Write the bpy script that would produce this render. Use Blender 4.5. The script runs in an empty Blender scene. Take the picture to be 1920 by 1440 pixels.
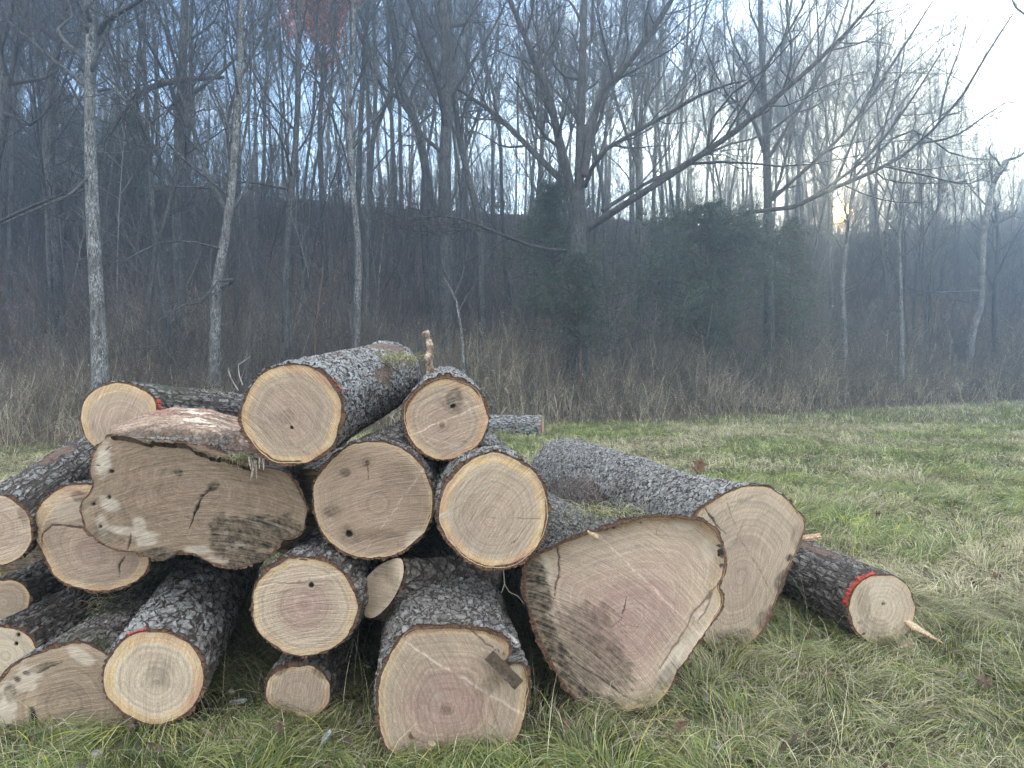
import bpy, math, random
import numpy as np
from mathutils import Vector

random.seed(7)
RNG = np.random.default_rng(11)
C = bpy.context.scene.collection
sc = bpy.context.scene
PI = math.pi

# ------------------------------------------------------------------ camera maths
F = 1440.0
CAM = np.array([0.0, 0.0, 1.5])
PITCH = math.atan(20.0 / F)            # the horizon lies at row 700 of 1440
cp, sp = math.cos(PITCH), math.sin(PITCH)


def ray(px, py):
    a = (np.asarray(px, float) - 960) / F
    b = -(np.asarray(py, float) - 720) / F
    return np.stack([a, cp + sp * b, -sp + cp * b], -1)


def at(px, py, Y):
    d = ray(px, py)
    return CAM + d * (np.asarray(Y, float) / d[..., 1])[..., None]


def proj(P):
    q = P - CAM
    f = q[..., 1] * cp - q[..., 2] * sp
    u = q[..., 1] * sp + q[..., 2] * cp
    return 960 + F * q[..., 0] / f, 720 - F * u / f


# ------------------------------------------------------------------ numpy noise
def _h(ix, iy, iz, s):
    x = (ix.astype(np.int64) * 374761393 + iy.astype(np.int64) * 668265263 + iz.astype(np.int64) * 2147483647 + s * 974634777) & 0xFFFFFFFF
    x = ((x ^ (x >> 13)) * 1274126177) & 0xFFFFFFFF
    x = ((x ^ (x >> 15)) * 2246822519) & 0xFFFFFFFF
    x = x ^ (x >> 16)
    return (x & 0xFFFFFF) / float(0xFFFFFF)


def vnoise(x, y, z=None, s=0):
    x = np.asarray(x, float); y = np.asarray(y, float)
    z = np.zeros_like(x) if z is None else np.asarray(z, float)
    x0 = np.floor(x); y0 = np.floor(y); z0 = np.floor(z)
    fx, fy, fz = x - x0, y - y0, z - z0
    fx = fx * fx * (3 - 2 * fx); fy = fy * fy * (3 - 2 * fy); fz = fz * fz * (3 - 2 * fz)
    r = 0
    for i in (0, 1):
        for j in (0, 1):
            for k in (0, 1):
                w = (fx if i else 1 - fx) * (fy if j else 1 - fy) * (fz if k else 1 - fz)
                r = r + w * _h(x0 + i, y0 + j, z0 + k, s)
    return r


def fbm(x, y, z=None, s=0, o=4):
    a, t, r = 0.5, 0, 0
    for i in range(o):
        f = 2.0 ** i
        r = r + a * vnoise(x * f + 17.3 * i, y * f + 5.1 * i, None if z is None else z * f + 3.7 * i, s + i)
        t += a; a *= 0.5
    return r / t


def sstep(a, b, x):
    t = np.clip((x - a) / (b - a), 0, 1)
    return t * t * (3 - 2 * t)


def voronoi(x, y, nx, s, tilt=False):
    """F1, F2, id (and the offset along y from the cell's seed) of a jittered-grid voronoi that repeats every nx cells in x"""
    ix = np.floor(x); iy = np.floor(y)
    f1 = np.full(x.shape, 9.0); f2 = np.full(x.shape, 9.0); cid = np.zeros(x.shape); oy = np.zeros(x.shape)
    z = np.zeros_like(ix)
    for i in (-1, 0, 1):
        for j in (-1, 0, 1):
            cx, cy = ix + i, iy + j
            wx = np.mod(cx, nx)
            ey = cy + 0.1 + 0.8 * _h(wx, cy, z, s + 1) - y
            d = np.hypot(cx + 0.1 + 0.8 * _h(wx, cy, z, s) - x, ey)
            m = d < f1
            oy = np.where(m, ey, oy)
            f2 = np.where(m, f1, np.minimum(f2, d))
            cid = np.where(m, _h(wx, cy, z, s + 2), cid)
            f1 = np.where(m, d, f1)
    return (f1, f2, cid, oy) if tilt else (f1, f2, cid)


# ------------------------------------------------------------------ mesh helpers
def build(name, V, Fc, mat, parent=None, attrs=None, smooth=True):
    """one mesh object from an (n,3) array and an (m,3|4) index array (or a list of those)"""
    me = bpy.data.meshes.new(name)
    V = np.asarray(V, np.float32)
    Fs = Fc if isinstance(Fc, (list, tuple)) else [Fc]
    Fs = [np.asarray(f, np.int32) for f in Fs if len(f)]
    me.vertices.add(len(V)); me.vertices.foreach_set('co', V.ravel())
    loops = np.concatenate([f.ravel() for f in Fs])
    tot = np.concatenate([np.full(len(f), f.shape[1], np.int32) for f in Fs])
    me.loops.add(len(loops)); me.loops.foreach_set('vertex_index', loops)
    me.polygons.add(len(tot))
    me.polygons.foreach_set('loop_start', np.concatenate([[0], np.cumsum(tot)[:-1]]).astype(np.int32))
    me.polygons.foreach_set('use_smooth', np.full(len(tot), smooth))
    for k, v in (attrs or {}).items():
        v = np.asarray(v, np.float32)
        if v.ndim == 1:
            a = me.attributes.new(k, 'FLOAT', 'POINT'); a.data.foreach_set('value', v)
        else:
            a = me.attributes.new(k, 'FLOAT_VECTOR', 'POINT'); a.data.foreach_set('vector', v.ravel())
    me.update(calc_edges=True); me.validate()
    if mat: me.materials.append(mat)
    o = bpy.data.objects.new(name, me); C.objects.link(o)
    if parent:
        o.parent = parent
        o.matrix_parent_inverse = parent.matrix_world.inverted()
    return o


def tag(o, label=None, cat=None, group=None, kind=None):
    if label: o['label'] = label
    if cat: o['category'] = cat
    if group: o['group'] = group
    if kind: o['kind'] = kind
    return o


def empty(name, loc, label, cat, group=None):
    o = bpy.data.objects.new(name, None); C.objects.link(o)
    o.location = Vector([float(c) for c in loc]); o.empty_display_size = 0.1
    bpy.context.view_layer.update()
    return tag(o, label, cat, group)


def grid_faces(nr, nc, wrap=True, off=0):
    i = np.arange(nr - 1)[:, None]; j = np.arange(nc if wrap else nc - 1)[None, :]
    jn = (j + 1) % nc
    return (np.stack([i * nc + j, i * nc + jn, (i + 1) * nc + jn, (i + 1) * nc + j], -1).reshape(-1, 4) + off).astype(np.int32)


def tubes(P, R, k):
    """P (n,m,3) polylines, R (n,m) radii -> vertices, quads of k-sided tubes"""
    n, m, _ = P.shape
    T = np.gradient(P, axis=1)
    T /= np.linalg.norm(T, axis=2, keepdims=True) + 1e-9
    main = P[:, -1] - P[:, 0]
    ref = np.where((np.abs(main[:, 2]) > 0.75 * np.linalg.norm(main, axis=1))[:, None], np.array([[1.0, 0.2, 0]]), np.array([[0.05, 0.1, 1.0]]))
    A = np.cross(T, ref[:, None, :]); A /= np.linalg.norm(A, axis=2, keepdims=True) + 1e-9
    B = np.cross(T, A)
    th = np.arange(k) * 2 * PI / k
    V = P[:, :, None, :] + R[:, :, None, None] * (A[:, :, None, :] * np.cos(th)[None, None, :, None] + B[:, :, None, :] * np.sin(th)[None, None, :, None])
    base = (np.arange(n) * m * k)[:, None, None]
    i = np.arange(m - 1)[None, :, None]; j = np.arange(k)[None, None, :]; jn = (j + 1) % k
    Q = np.stack([base + i * k + j, base + i * k + jn, base + (i + 1) * k + jn, base + (i + 1) * k + j], -1).reshape(-1, 4)
    return V.reshape(-1, 3), Q


class Soup:
    def __init__(s): s.V = []; s.Q = []; s.n = 0; s.A = []
    def add(s, V, Q, a=None):
        s.V.append(V); s.Q.append(Q + s.n); s.n += len(V)
        if a is not None: s.A.append(a)
    def obj(s, name, mat, parent=None, aname='col', smooth=True):
        return build(name, np.concatenate(s.V), np.concatenate(s.Q), mat, parent, {aname: np.concatenate(s.A)} if s.A else None, smooth)


# ------------------------------------------------------------------ materials
class NT:
    def __init__(s, name):
        s.m = bpy.data.materials.new(name); s.m.use_nodes = True
        s.t = s.m.node_tree; s.t.nodes.clear()
        s.out = s.t.nodes.new('ShaderNodeOutputMaterial')
    def put(s, sock, v):
        if v is None: return
        if isinstance(v, bpy.types.NodeSocket): s.t.links.new(v, sock)
        elif isinstance(v, (tuple, list)) and sock.type == 'RGBA' and len(v) == 3: sock.default_value = (*v, 1)
        else: sock.default_value = v
    def n(s, typ, ins=None, **kw):
        nd = s.t.nodes.new('ShaderNode' + typ)
        for k, v in kw.items(): setattr(nd, k, v)
        for k, v in (ins or {}).items(): s.put(nd.inputs[k], v)
        return nd
    def attr(s, name, vec=False):
        nd = s.n('Attribute', attribute_name=name)
        return nd.outputs['Vector'] if vec else nd.outputs['Fac']
    def math(s, op, a, b=None, c=None, clamp=False):
        nd = s.n('Math', operation=op, use_clamp=clamp)
        for i, v in enumerate((a, b, c)): s.put(nd.inputs[i], v)
        return nd.outputs[0]
    def mix(s, f, a, b, blend='MIX'):
        nd = s.n('Mix', data_type='RGBA', blend_type=blend)
        s.put(nd.inputs[0], f); s.put(nd.inputs[6], a); s.put(nd.inputs[7], b)
        return nd.outputs[2]
    def ramp(s, f, lo, hi, a=0.0, b=1.0):
        nd = s.n('MapRange', interpolation_type='SMOOTHSTEP')
        for i, v in enumerate((f, lo, hi, a, b)): s.put(nd.inputs[i], v)
        return nd.outputs[0]
    def noise(s, vec, scale, detail=3, rough=0.55, dist=0.0, dim='3D', w=None):
        nd = s.n('TexNoise', noise_dimensions=dim)
        if dim != '1D' and vec is not None: s.put(nd.inputs['Vector'], vec)
        if w is not None: s.put(nd.inputs['W'], w)
        nd.inputs['Scale'].default_value = scale; nd.inputs['Detail'].default_value = detail
        nd.inputs['Roughness'].default_value = rough; nd.inputs['Distortion'].default_value = dist
        return nd.outputs['Fac']
    def scale(s, vec, xyz):
        return s.n('VectorMath', {0: vec, 1: xyz}, operation='MULTIPLY').outputs[0]
    def bsdf(s, col, rough=0.8, bump=None, bstr=0.4, bdist=0.01, spec=0.3):
        b = s.n('BsdfPrincipled', {'Base Color': col, 'Roughness': rough, 'Specular IOR Level': spec})
        if bump is not None:
            bp = s.n('Bump', {'Height': bump, 'Strength': bstr, 'Distance': bdist})
            s.t.links.new(bp.outputs[0], b.inputs['Normal'])
        s.t.links.new(b.outputs[0], s.out.inputs['Surface'])
        return s.m


def mat_wood():
    t = NT('sawn_end_grain')
    ring, sap, dirt_shade, pale, dark, tone, red, brown = (t.attr(a) for a in ('ring', 'sap', 'dirt_shade', 'pale', 'dark', 'tone', 'red', 'brown'))
    uv = t.attr('uvs', True)
    wob = t.noise(uv, 7, 3)
    rw = t.math('ADD', ring, t.math('MULTIPLY', wob, 0.014))
    r1 = t.noise(None, 70, 3, 0.65, dim='1D', w=rw)
    r2 = t.noise(None, 16, 2, 0.5, dim='1D', w=rw)
    st = t.noise(t.scale(uv, (3.0, 95, 1)), 1, 4, 0.65)
    st2 = t.noise(t.scale(uv, (14, 330, 1)), 1, 2, 0.6)
    blot = t.noise(uv, 5, 4, 0.6)
    blot2 = t.noise(uv, 22, 4, 0.65)
    heart = t.mix(tone, (0.445, 0.315, 0.222), (0.64, 0.515, 0.372))
    heart = t.mix(t.math('MULTIPLY', red, 0.9), heart, (0.43, 0.275, 0.222))
    heart = t.mix(t.ramp(blot, 0.35, 0.75, 0, 0.4), heart, (0.34, 0.265, 0.205))
    heart = t.mix(t.ramp(blot2, 0.45, 0.8, 0, 0.4), heart, (0.54, 0.45, 0.365))
    sapc = t.mix(t.ramp(blot2, 0.35, 0.7), (0.64, 0.440, 0.235), (0.67, 0.505, 0.330))
    sapc = t.mix(t.ramp(blot, 0.42, 0.66, 0, 0.75), sapc, (0.52, 0.315, 0.205))
    heart = t.mix(t.math('MULTIPLY', brown, t.ramp(blot2, 0.3, 0.65, 0.6, 1.0), clamp=True), heart, t.mix(blot, (0.20, 0.125, 0.070), (0.37, 0.275, 0.175)))
    col = t.mix(sap, heart, sapc)
    v = t.math('ADD', t.ramp(r1, 0.25, 0.72, 0.82, 1.08), t.ramp(r2, 0.3, 0.7, -0.06, 0.05))
    v = t.math('MULTIPLY', v, t.ramp(st, 0.25, 0.75, 0.89, 1.10))
    v = t.math('MULTIPLY', v, t.math('ADD', 1.0, t.math('MULTIPLY', t.ramp(st2, 0.30, 0.72, -0.19, 0.15), t.ramp(t.noise(uv, 6, 3), 0.35, 0.65, 0.15, 1.0))))
    grit = t.noise(uv, 170, 4, 0.75)
    v = t.math('MULTIPLY', v, t.ramp(grit, 0.3, 0.7, 0.80, 1.17))
    col = t.mix(1.0, col, t.n('CombineColor', {0: v, 1: v, 2: v}).outputs[0], 'MULTIPLY')
    col = t.mix(t.math('MULTIPLY', pale, t.ramp(st2, 0.3, 0.6, 0.5, 1.0)), col, (0.66, 0.56, 0.44))
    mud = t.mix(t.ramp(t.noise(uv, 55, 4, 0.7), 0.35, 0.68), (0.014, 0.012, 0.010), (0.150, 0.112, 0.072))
    col = t.mix(t.math('MULTIPLY', dirt_shade, t.math('MULTIPLY', t.ramp(blot2, 0.25, 0.6, 0.65, 1.25), t.ramp(st, 0.3, 0.62, 1.05, 0.6)), clamp=True), col, mud)  # real dirt, and shade painted on the filler logs' ends
    col = t.mix(dark, col, (0.012, 0.009, 0.007))
    h = t.math('ADD', t.math('MULTIPLY', st, 0.8), t.math('ADD', t.math('MULTIPLY', st2, 0.7), t.math('MULTIPLY', blot2, 0.5)))
    return t.bsdf(col, 0.78, h, 0.9, 0.008, 0.25)


def mat_bark(name='log_bark'):
    t = NT(name)
    bh, bt, strip, rim, paint, palev, moss, fur = (t.attr(a) for a in ('bh', 'tone', 'strip', 'rim', 'paint', 'lichen', 'moss', 'furrow'))
    p = t.attr('pos', True); b = t.attr('bco', True)
    n1 = t.noise(p, 60, 5, 0.65); n2 = t.noise(p, 260, 3, 0.65); n3 = t.noise(p, 7, 3); n4 = t.noise(p, 26, 4, 0.6)

    def warp(vec, sc_, amt, det):
        nd = t.n('TexNoise', {'Vector': vec, 'Scale': sc_, 'Detail': det, 'Roughness': 0.6})
        c = t.n('VectorMath', {0: nd.outputs['Color'], 1: (0.5, 0.5, 0.5)}, operation='SUBTRACT').outputs[0]
        c = t.n('VectorMath', {0: c, 1: (amt, amt, 0.0)}, operation='MULTIPLY').outputs[0]
        return t.n('VectorMath', {0: vec, 1: c}, operation='ADD').outputs[0]
    w = warp(warp(b, 0.55, 1.7, 2), 2.6, 0.55, 3)
    e1 = t.n('TexVoronoi', {'Vector': w, 'Scale': 1.0, 'Randomness': 0.95}, feature='DISTANCE_TO_EDGE').outputs['Distance']
    c1 = t.n('TexVoronoi', {'Vector': w, 'Scale': 1.0, 'Randomness': 0.95}, feature='F1').outputs['Color']
    w2 = warp(t.scale(w, (1.9, 2.3, 1.0)), 1.1, 1.0, 2)
    e2 = t.n('TexVoronoi', {'Vector': w2, 'Scale': 1.0, 'Randomness': 1.0}, feature='DISTANCE_TO_EDGE').outputs['Distance']
    c2 = t.n('TexVoronoi', {'Vector': w2, 'Scale': 1.0, 'Randomness': 1.0}, feature='F1').outputs['Color']
    g1 = t.n('SeparateColor', {0: c1}).outputs[0]; g2 = t.n('SeparateColor', {0: c2}).outputs[1]
    wid = t.ramp(n4, 0.35, 0.65, 0.035, 0.15)                 # cracks open and close along their length
    k1 = t.ramp(e1, t.math('MULTIPLY', wid, 0.25), wid)
    k2 = t.math('MAXIMUM', t.ramp(e2, 0.008, 0.07), t.ramp(t.noise(p, 13, 2), 0.48, 0.60))
    # long furrows running with the grain
    fl = t.noise(warp(t.scale(b, (1.15, 0.16, 1.0)), 1.2, 0.5, 3), 1.0, 3, 0.55)
    k3 = t.math('MAXIMUM', t.ramp(t.math('ABSOLUTE', t.math('SUBTRACT', fl, 0.5)), 0.012, 0.075), t.math('SUBTRACT', 1.0, fur), clamp=True)
    crack = t.math('MULTIPLY', t.math('MULTIPLY', k1, k3), t.math('ADD', 0.45, t.math('MULTIPLY', k2, 0.55)))
    lum = t.math('ADD', t.math('MULTIPLY', g1, 0.40), t.math('ADD', t.math('MULTIPLY', g2, 0.30), t.math('MULTIPLY', t.math('SUBTRACT', n1, 0.35), 0.9)), clamp=True)
    lum = t.math('MULTIPLY', lum, t.ramp(bt, 0.0, 0.7, 0.55, 1.15), clamp=True)
    plate = t.mix(lum, (0.095, 0.077, 0.064), (0.40, 0.36, 0.315))
    lich = t.mix(n1, (0.34, 0.345, 0.335), (0.66, 0.67, 0.66))
    plate = t.mix(t.math('MULTIPLY', palev, t.ramp(t.math('ADD', t.math('MULTIPLY', g2, 0.5), n1), 0.40, 0.85, 0.15, 1.0), clamp=True), plate, lich)
    plate = t.mix(t.ramp(n3, 0.55, 0.75, 0, 0.45), plate, (0.17, 0.115, 0.082))
    fiss = t.mix(n2, (0.030, 0.024, 0.019), (0.092, 0.068, 0.052))
    col = t.mix(t.ramp(crack, 0.05, 0.62), fiss, plate)
    col = t.mix(t.ramp(bh, 0.02, 0.16, 0.7, 0.0), col, fiss)
    inner = t.mix(n1, (0.11, 0.062, 0.040), (0.36, 0.225, 0.155))
    inner = t.mix(t.ramp(n2, 0.45, 0.7, 0, 0.6), inner, (0.09, 0.055, 0.04))
    col = t.mix(strip, col, inner)
    col = t.mix(t.math('MULTIPLY', moss, t.ramp(n1, 0.35, 0.55), clamp=True), col, (0.06, 0.075, 0.025))
    rimc = t.mix(n1, (0.085, 0.046, 0.030), (0.30, 0.165, 0.10))
    col = t.mix(rim, col, rimc)
    col = t.mix(t.math('MULTIPLY', paint, t.math('MULTIPLY', t.ramp(n1, 0.32, 0.46, 0.25, 1.0), t.ramp(crack, 0.05, 0.4, 0.55, 0.95)), clamp=True), col, (0.78, 0.085, 0.05))
    h = t.math('ADD', t.math('MULTIPLY', crack, t.math('ADD', 0.8, t.math('MULTIPLY', g2, 0.9))), t.math('ADD', t.math('MULTIPLY', n1, 0.55), t.math('MULTIPLY', n2, 0.3)))
    return t.bsdf(col, 0.8, h, 1.0, 0.016, 0.35)


def mat_tree(name, dark, mid, pale, amt):
    t = NT(name)
    g = t.n('TexCoord').outputs['Object']
    n1 = t.noise(t.scale(g, (1, 1, 0.22)), 16, 4, 0.6)
    n2 = t.noise(g, 2.2, 4, 0.6); n3 = t.noise(t.scale(g, (1, 1, 0.35)), 40, 3, 0.6)
    col = t.mix(t.ramp(n1, 0.38, 0.62), dark, mid)
    col = t.mix(t.math('MULTIPLY', t.ramp(n3, 0.46, 0.62), t.ramp(n2, 0.38, 0.6, 0.25 * amt, amt), clamp=True), col, pale)
    return t.bsdf(col, 0.9, n1, 0.8, 0.03, 0.15)


def mat_col(name, rough=0.7, var=0.25, sc_=40, transl=0.0, spec=0.25):
    """albedo carried by each blade / leaf, broken up a little along it"""
    t = NT(name)
    c = t.attr('col', True)
    n = t.noise(t.n('TexCoord').outputs['Object'], sc_, 2)
    v = t.ramp(n, 0.25, 0.75, 1 - var, 1 + var)
    col = t.mix(1.0, c, t.n('CombineColor', {0: v, 1: v, 2: v}).outputs[0], 'MULTIPLY')
    m = t.bsdf(col, rough, spec=spec)
    if transl:
        b = [x for x in t.t.nodes if x.type == 'BSDF_PRINCIPLED'][0]
        tr = t.n('BsdfTranslucent', {'Color': col})
        mx = t.n('MixShader', {0: transl, 1: b.outputs[0], 2: tr.outputs[0]})
        t.t.links.new(mx.outputs[0], t.out.inputs['Surface'])
    return m


def mat_ground():
    t = NT('ground_soil')
    w = t.attr('wood')
    g = t.n('TexCoord').outputs['Object']
    n1 = t.noise(g, 1.1, 5, 0.6); n2 = t.noise(g, 9, 5, 0.65); n3 = t.noise(g, 34, 4, 0.7)
    grass = t.mix(t.ramp(n2, 0.35, 0.65), (0.065, 0.065, 0.035), (0.19, 0.165, 0.10))
    grass = t.mix(t.ramp(n1, 0.4, 0.7, 0, 0.7), grass, (0.05, 0.07, 0.028))
    litter = t.mix(t.ramp(n3, 0.35, 0.68), (0.06, 0.042, 0.032), (0.26, 0.175, 0.125))
    litter = t.mix(t.ramp(n2, 0.45, 0.7, 0, 0.7), litter, (0.055, 0.042, 0.036))
    col = t.mix(w, grass, litter)
    return t.bsdf(col, 0.95, t.math('ADD', n2, n3), 0.9, 0.06, 0.1)


M = dict(
    wood=mat_wood(), bark=mat_bark(), ground=mat_ground(),
    grass=mat_col('grass_blades', 0.55, 0.2, 30, 0.25, 0.35), weeds=mat_col('dry_stems', 0.85, 0.25, 12, 0.12),
    needles=mat_col('evergreen_needles', 0.7, 0.3, 3, 0.2), leaf=mat_col('dead_leaves', 0.7, 0.25, 60, 0.25),
    chips=mat_col('weathered_wood', 0.85, 0.45, 90),
    tree_grey=mat_tree('grey_tree_bark', (0.032, 0.030, 0.029), (0.085, 0.080, 0.076), (0.31, 0.325, 0.32), 0.45),
    tree_dark=mat_tree('dark_tree_bark', (0.026, 0.024, 0.023), (0.078, 0.071, 0.066), (0.25, 0.265, 0.26), 0.45),
    tree_pale=mat_tree('pale_tree_bark', (0.055, 0.050, 0.045), (0.165, 0.157, 0.145), (0.50, 0.51, 0.49), 0.65),
    twig=mat_tree('twig_bark', (0.030, 0.026, 0.025), (0.080, 0.068, 0.063), (0.20, 0.19, 0.18), 0.3),
    cedar_bark=mat_tree('cedar_bark', (0.06, 0.04, 0.03), (0.15, 0.10, 0.075), (0.2, 0.17, 0.14), 0.3),
)

# ------------------------------------------------------------------ terrain
PXK = np.array([-2500, 0, 130, 600, 900, 1020, 1200, 1500, 1750, 1920, 3600.0])
BORD = np.array([13.5, 14.2, 15.2, 18.5, 20.5, 21.3, 23.5, 28.0, 35.0, 41.0, 52.0])
PXR = np.array([-2500, 0, 250, 500, 700, 1000, 1300, 1575, 1750, 1920, 3600.0])
RIDY = np.array([330, 330, 345, 375, 388, 402, 422, 441, 424, 392, 350.0])
RUN = 40.0


def pxof(x, y):
    return 960 + F * x / np.maximum(y, 4.0)


def beyond(x, y):
    """metres past the edge of the mown grass"""
    return y - np.interp(pxof(x, y), PXK, BORD)


def height(x, y):
    x = np.asarray(x, float); y = np.asarray(y, float)
    p = pxof(x, y)
    s = y - np.interp(p, PXK, BORD)
    yr = np.interp(p, PXK, BORD) + RUN
    zr = 1.5 + (700 - np.interp(p, PXR, RIDY)) / F * yr
    u = np.clip(s / RUN, 0, 1)
    g = np.where(u < 0.12, 0.28 * u, 0.0336 + (u - 0.12) * (0.9664 / 0.88))
    z = zr * g
    z = z * (1 - 0.5 * sstep(0, 120, s - RUN))
    z = z + 0.9 * (fbm(x * 0.12, y * 0.12, s=3) - 0.5) * sstep(2, 14, s)
    z = z + 0.10 * (fbm(x * 0.5, y * 0.5, s=9) - 0.5) * sstep(6, 12, y) + 0.03 * (fbm(x * 2, y * 2, s=5) - 0.5)
    return z


def make_ground():
    xs = np.concatenate([np.linspace(-135, -70, 12), np.linspace(-66, -12, 60), np.linspace(-11.6, 11.6, 150), np.linspace(12, 66, 60), np.linspace(70, 135, 12)])
    ys = np.concatenate([np.linspace(-50, -4, 16), np.linspace(-3, 16, 130), np.linspace(16.4, 110, 230), np.linspace(113, 145, 12)])
    X, Y = np.meshgrid(xs, ys)
    Z = height(X, Y)
    s = beyond(X, Y) + 2.0 * (fbm(X * 0.6, Y * 0.6, s=21) - 0.5)
    build('ground', np.stack([X, Y, Z], -1).reshape(-1, 3), grid_faces(len(ys), len(xs), False), M['ground'], None,
          {'wood': sstep(-0.3, 1.2, s).ravel()})['kind'] = 'structure'


make_ground()

# ------------------------------------------------------------------ logs
def catmull(pts, n=12):
    P = np.asarray(pts, float); k = len(P); out = []
    for i in range(k):
        a, b, c, d = P[i - 1], P[i], P[(i + 1) % k], P[(i + 2) % k]
        for t in np.linspace(0, 1, n, endpoint=False):
            out.append(0.5 * ((2 * b) + (c - a) * t + (2 * a - 5 * b + 4 * c - d) * t * t + (3 * b - 3 * c + d - a) * t ** 3))
    return np.array(out)


def polar(poly, c, th):
    """radius of a closed polygon about c at the angles th"""
    d = poly - c
    a = np.unwrap(np.arctan2(d[:, 1], d[:, 0])); r = np.hypot(d[:, 0], d[:, 1])
    if a[-1] < a[0]: a = a[::-1]; r = r[::-1]
    a0 = a[0]
    o = np.argsort(a, kind='stable'); a = a[o]; r = r[o]
    a = np.concatenate([a - 2 * PI, a, a + 2 * PI]); r = np.tile(r, 3)
    return np.interp(np.mod(th - a0, 2 * PI) + a0, a, r)


def segdist(px, py, pts):
    d = np.full(px.shape, 1e9)
    for (x0, y0), (x1, y1) in zip(pts[:-1], pts[1:]):
        vx, vy = x1 - x0, y1 - y0
        t = np.clip(((px - x0) * vx + (py - y0) * vy) / (vx * vx + vy * vy + 1e-9), 0, 1)
        d = np.minimum(d, np.hypot(px - x0 - t * vx, py - y0 - t * vy))
    return d


LOGNO = [0]


def make_log(label, Y, axis, rb, circ=None, outline=None, pith=None, n=None, flare=9.0, heart=0.84, tone=0.3, marks=(),
             lichen=0.5, cell=(0.034, 0.06), amp=0.011, bt=0.014, strip=(), paint=None, moss=0.0, streak=0.0, tilt=(0, 0), red=0.0, sapk=1.0, furrow=0.0, brown=0.0, group='cut logs in the pile', rough_edge=0.0, parts=None):
    LOGNO[0] += 1; sd = LOGNO[0] * 31
    axis = np.asarray(axis, float); L = np.linalg.norm(axis); ax = axis / L
    nn = -ax if n is None else np.asarray(n, float) / np.linalg.norm(n)
    if outline is None:
        cx, cy, rx, ry = circ
        t = np.arange(20) * 2 * PI / 20
        k = 1 + 0.05 * (vnoise(np.cos(t) * 1.3 + 5, np.sin(t) * 1.3 + 5, s=sd) - 0.5) + 0.045 * (vnoise(np.cos(t) * 3 + 5, np.sin(t) * 3 + 5, s=sd + 1) - 0.5)
        outline = np.stack([cx + rx * k * np.cos(t), cy + ry * k * np.sin(t)], -1)
    O = catmull(outline)
    ctr = 0.5 * (O.min(0) + O.max(0))
    if pith is None: pith = tuple(ctr + np.array([random.uniform(-6, 6), random.uniform(-4, 8)]))
    P0 = at(ctr[0], ctr[1], Y)
    O = ctr + (O - ctr) * (1 + 0.035 * (fbm(O[:, 0] * 0.045, O[:, 1] * 0.045, s=sd + 50, o=3) - 0.5))[:, None]
    d = ray(O[:, 0], O[:, 1])
    W = CAM + d * (((P0 - CAM) @ nn) / (d @ nn))[:, None]
    right = np.cross([0, 0, 1.0], nn); right /= np.linalg.norm(right)
    up = np.cross(nn, right)
    poly = np.stack([(W - P0) @ right, (W - P0) @ up], -1)
    dp = ray(*pith); Wp = CAM + dp * (((P0 - CAM) @ nn) / (dp @ nn)); pc = np.array([(Wp - P0) @ right, (Wp - P0) @ up])
    root = empty('sawn_log', P0 + axis * 0.5, label, 'log', group)

    # ---- bark: a displaced tube with a ragged front rim
    Rm = polar(poly, np.zeros(2), np.linspace(0, 2 * PI, 64)).mean()
    nth = int(np.clip(2 * PI * Rm / 0.0068, 120, 420)); th = np.arange(nth) * 2 * PI / nth
    ts = [0.0]
    while ts[-1] < L: ts.append(ts[-1] + 0.0075 + 0.0022 * ts[-1])
    ts[-1] = L; ts = np.array(ts)
    Rf = polar(poly, np.zeros(2), th)
    TH, T = np.meshgrid(th, ts)
    w = np.exp(-T / flare) * (1 - T / L)
    cth, sth = np.cos(TH), np.sin(TH)
    low = 0.035 * (fbm(cth * 1.2 + 9, sth * 1.2 + 9, T * 1.5, sd, 3) - 0.5)
    R0 = w * Rf[None, :] + (1 - w) * rb * (1 + low * 2) + low * rb * np.minimum(T / 0.3, 1)
    qx, qy, qz = cth * Rm * 14, sth * Rm * 14, T * 9
    wx = fbm(qx, qy, qz, sd + 4, 3) - 0.5; wy = fbm(qx, qy, qz, sd + 9, 3) - 0.5
    ncell = max(6, round(2 * PI * Rm / cell[0]))
    hx = fbm(cth * Rm * 50, sth * Rm * 50, T * 30, sd + 60, 2) - 0.5; hy = fbm(cth * Rm * 50, sth * Rm * 50, T * 30, sd + 64, 2) - 0.5
    X = TH / (2 * PI) * ncell + wx * 2.6 + hx * 0.7; Yv = T / cell[1] + wy * 2.6 + hy * 0.6
    f1, f2, cid, oy = voronoi(X, Yv, ncell, sd, True)
    g1, g2, cid2, oy2 = voronoi(X * 2 + 0.4 * hx, Yv * 1.7 + 3, ncell * 2, sd + 40, True)
    big = fbm(cth * Rm * 5, sth * Rm * 5, T * 3.2, sd + 6, 3)
    join = fbm(cth * Rm * 17, sth * Rm * 17, T * 9, sd + 70, 2)     # here and there the fissures close up
    fw = np.clip(0.46 - 0.75 * (join - 0.40), 0.10, 0.55)
    plate = np.clip(sstep(0.0, 1.0, (f2 - f1) / fw) + 0.55 * sstep(0.5, 0.62, join), 0, 1)
    small = sstep(0.0, 0.22, g2 - g1)
    fine = fbm(cth * Rm * 70, sth * Rm * 70, T * 45, sd + 2, 3)
    shingle = np.clip(0.5 + 0.75 * oy, 0, 1)                       # plates lift at one end
    bh = plate * (0.30 + 0.30 * cid + 0.26 * shingle) * (0.66 + 0.34 * np.clip(small + 0.3, 0, 1) * (0.55 + 0.6 * cid2)) + 0.34 * (fine - 0.42) + 0.12 * (join - 0.5)
    fr = fbm(cth * Rm * 24, sth * Rm * 24, T * 2.6, sd + 80, 4)
    bh = bh * (1 - furrow * (1 - sstep(0.0, 0.07, np.abs(fr - 0.5))))
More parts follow.
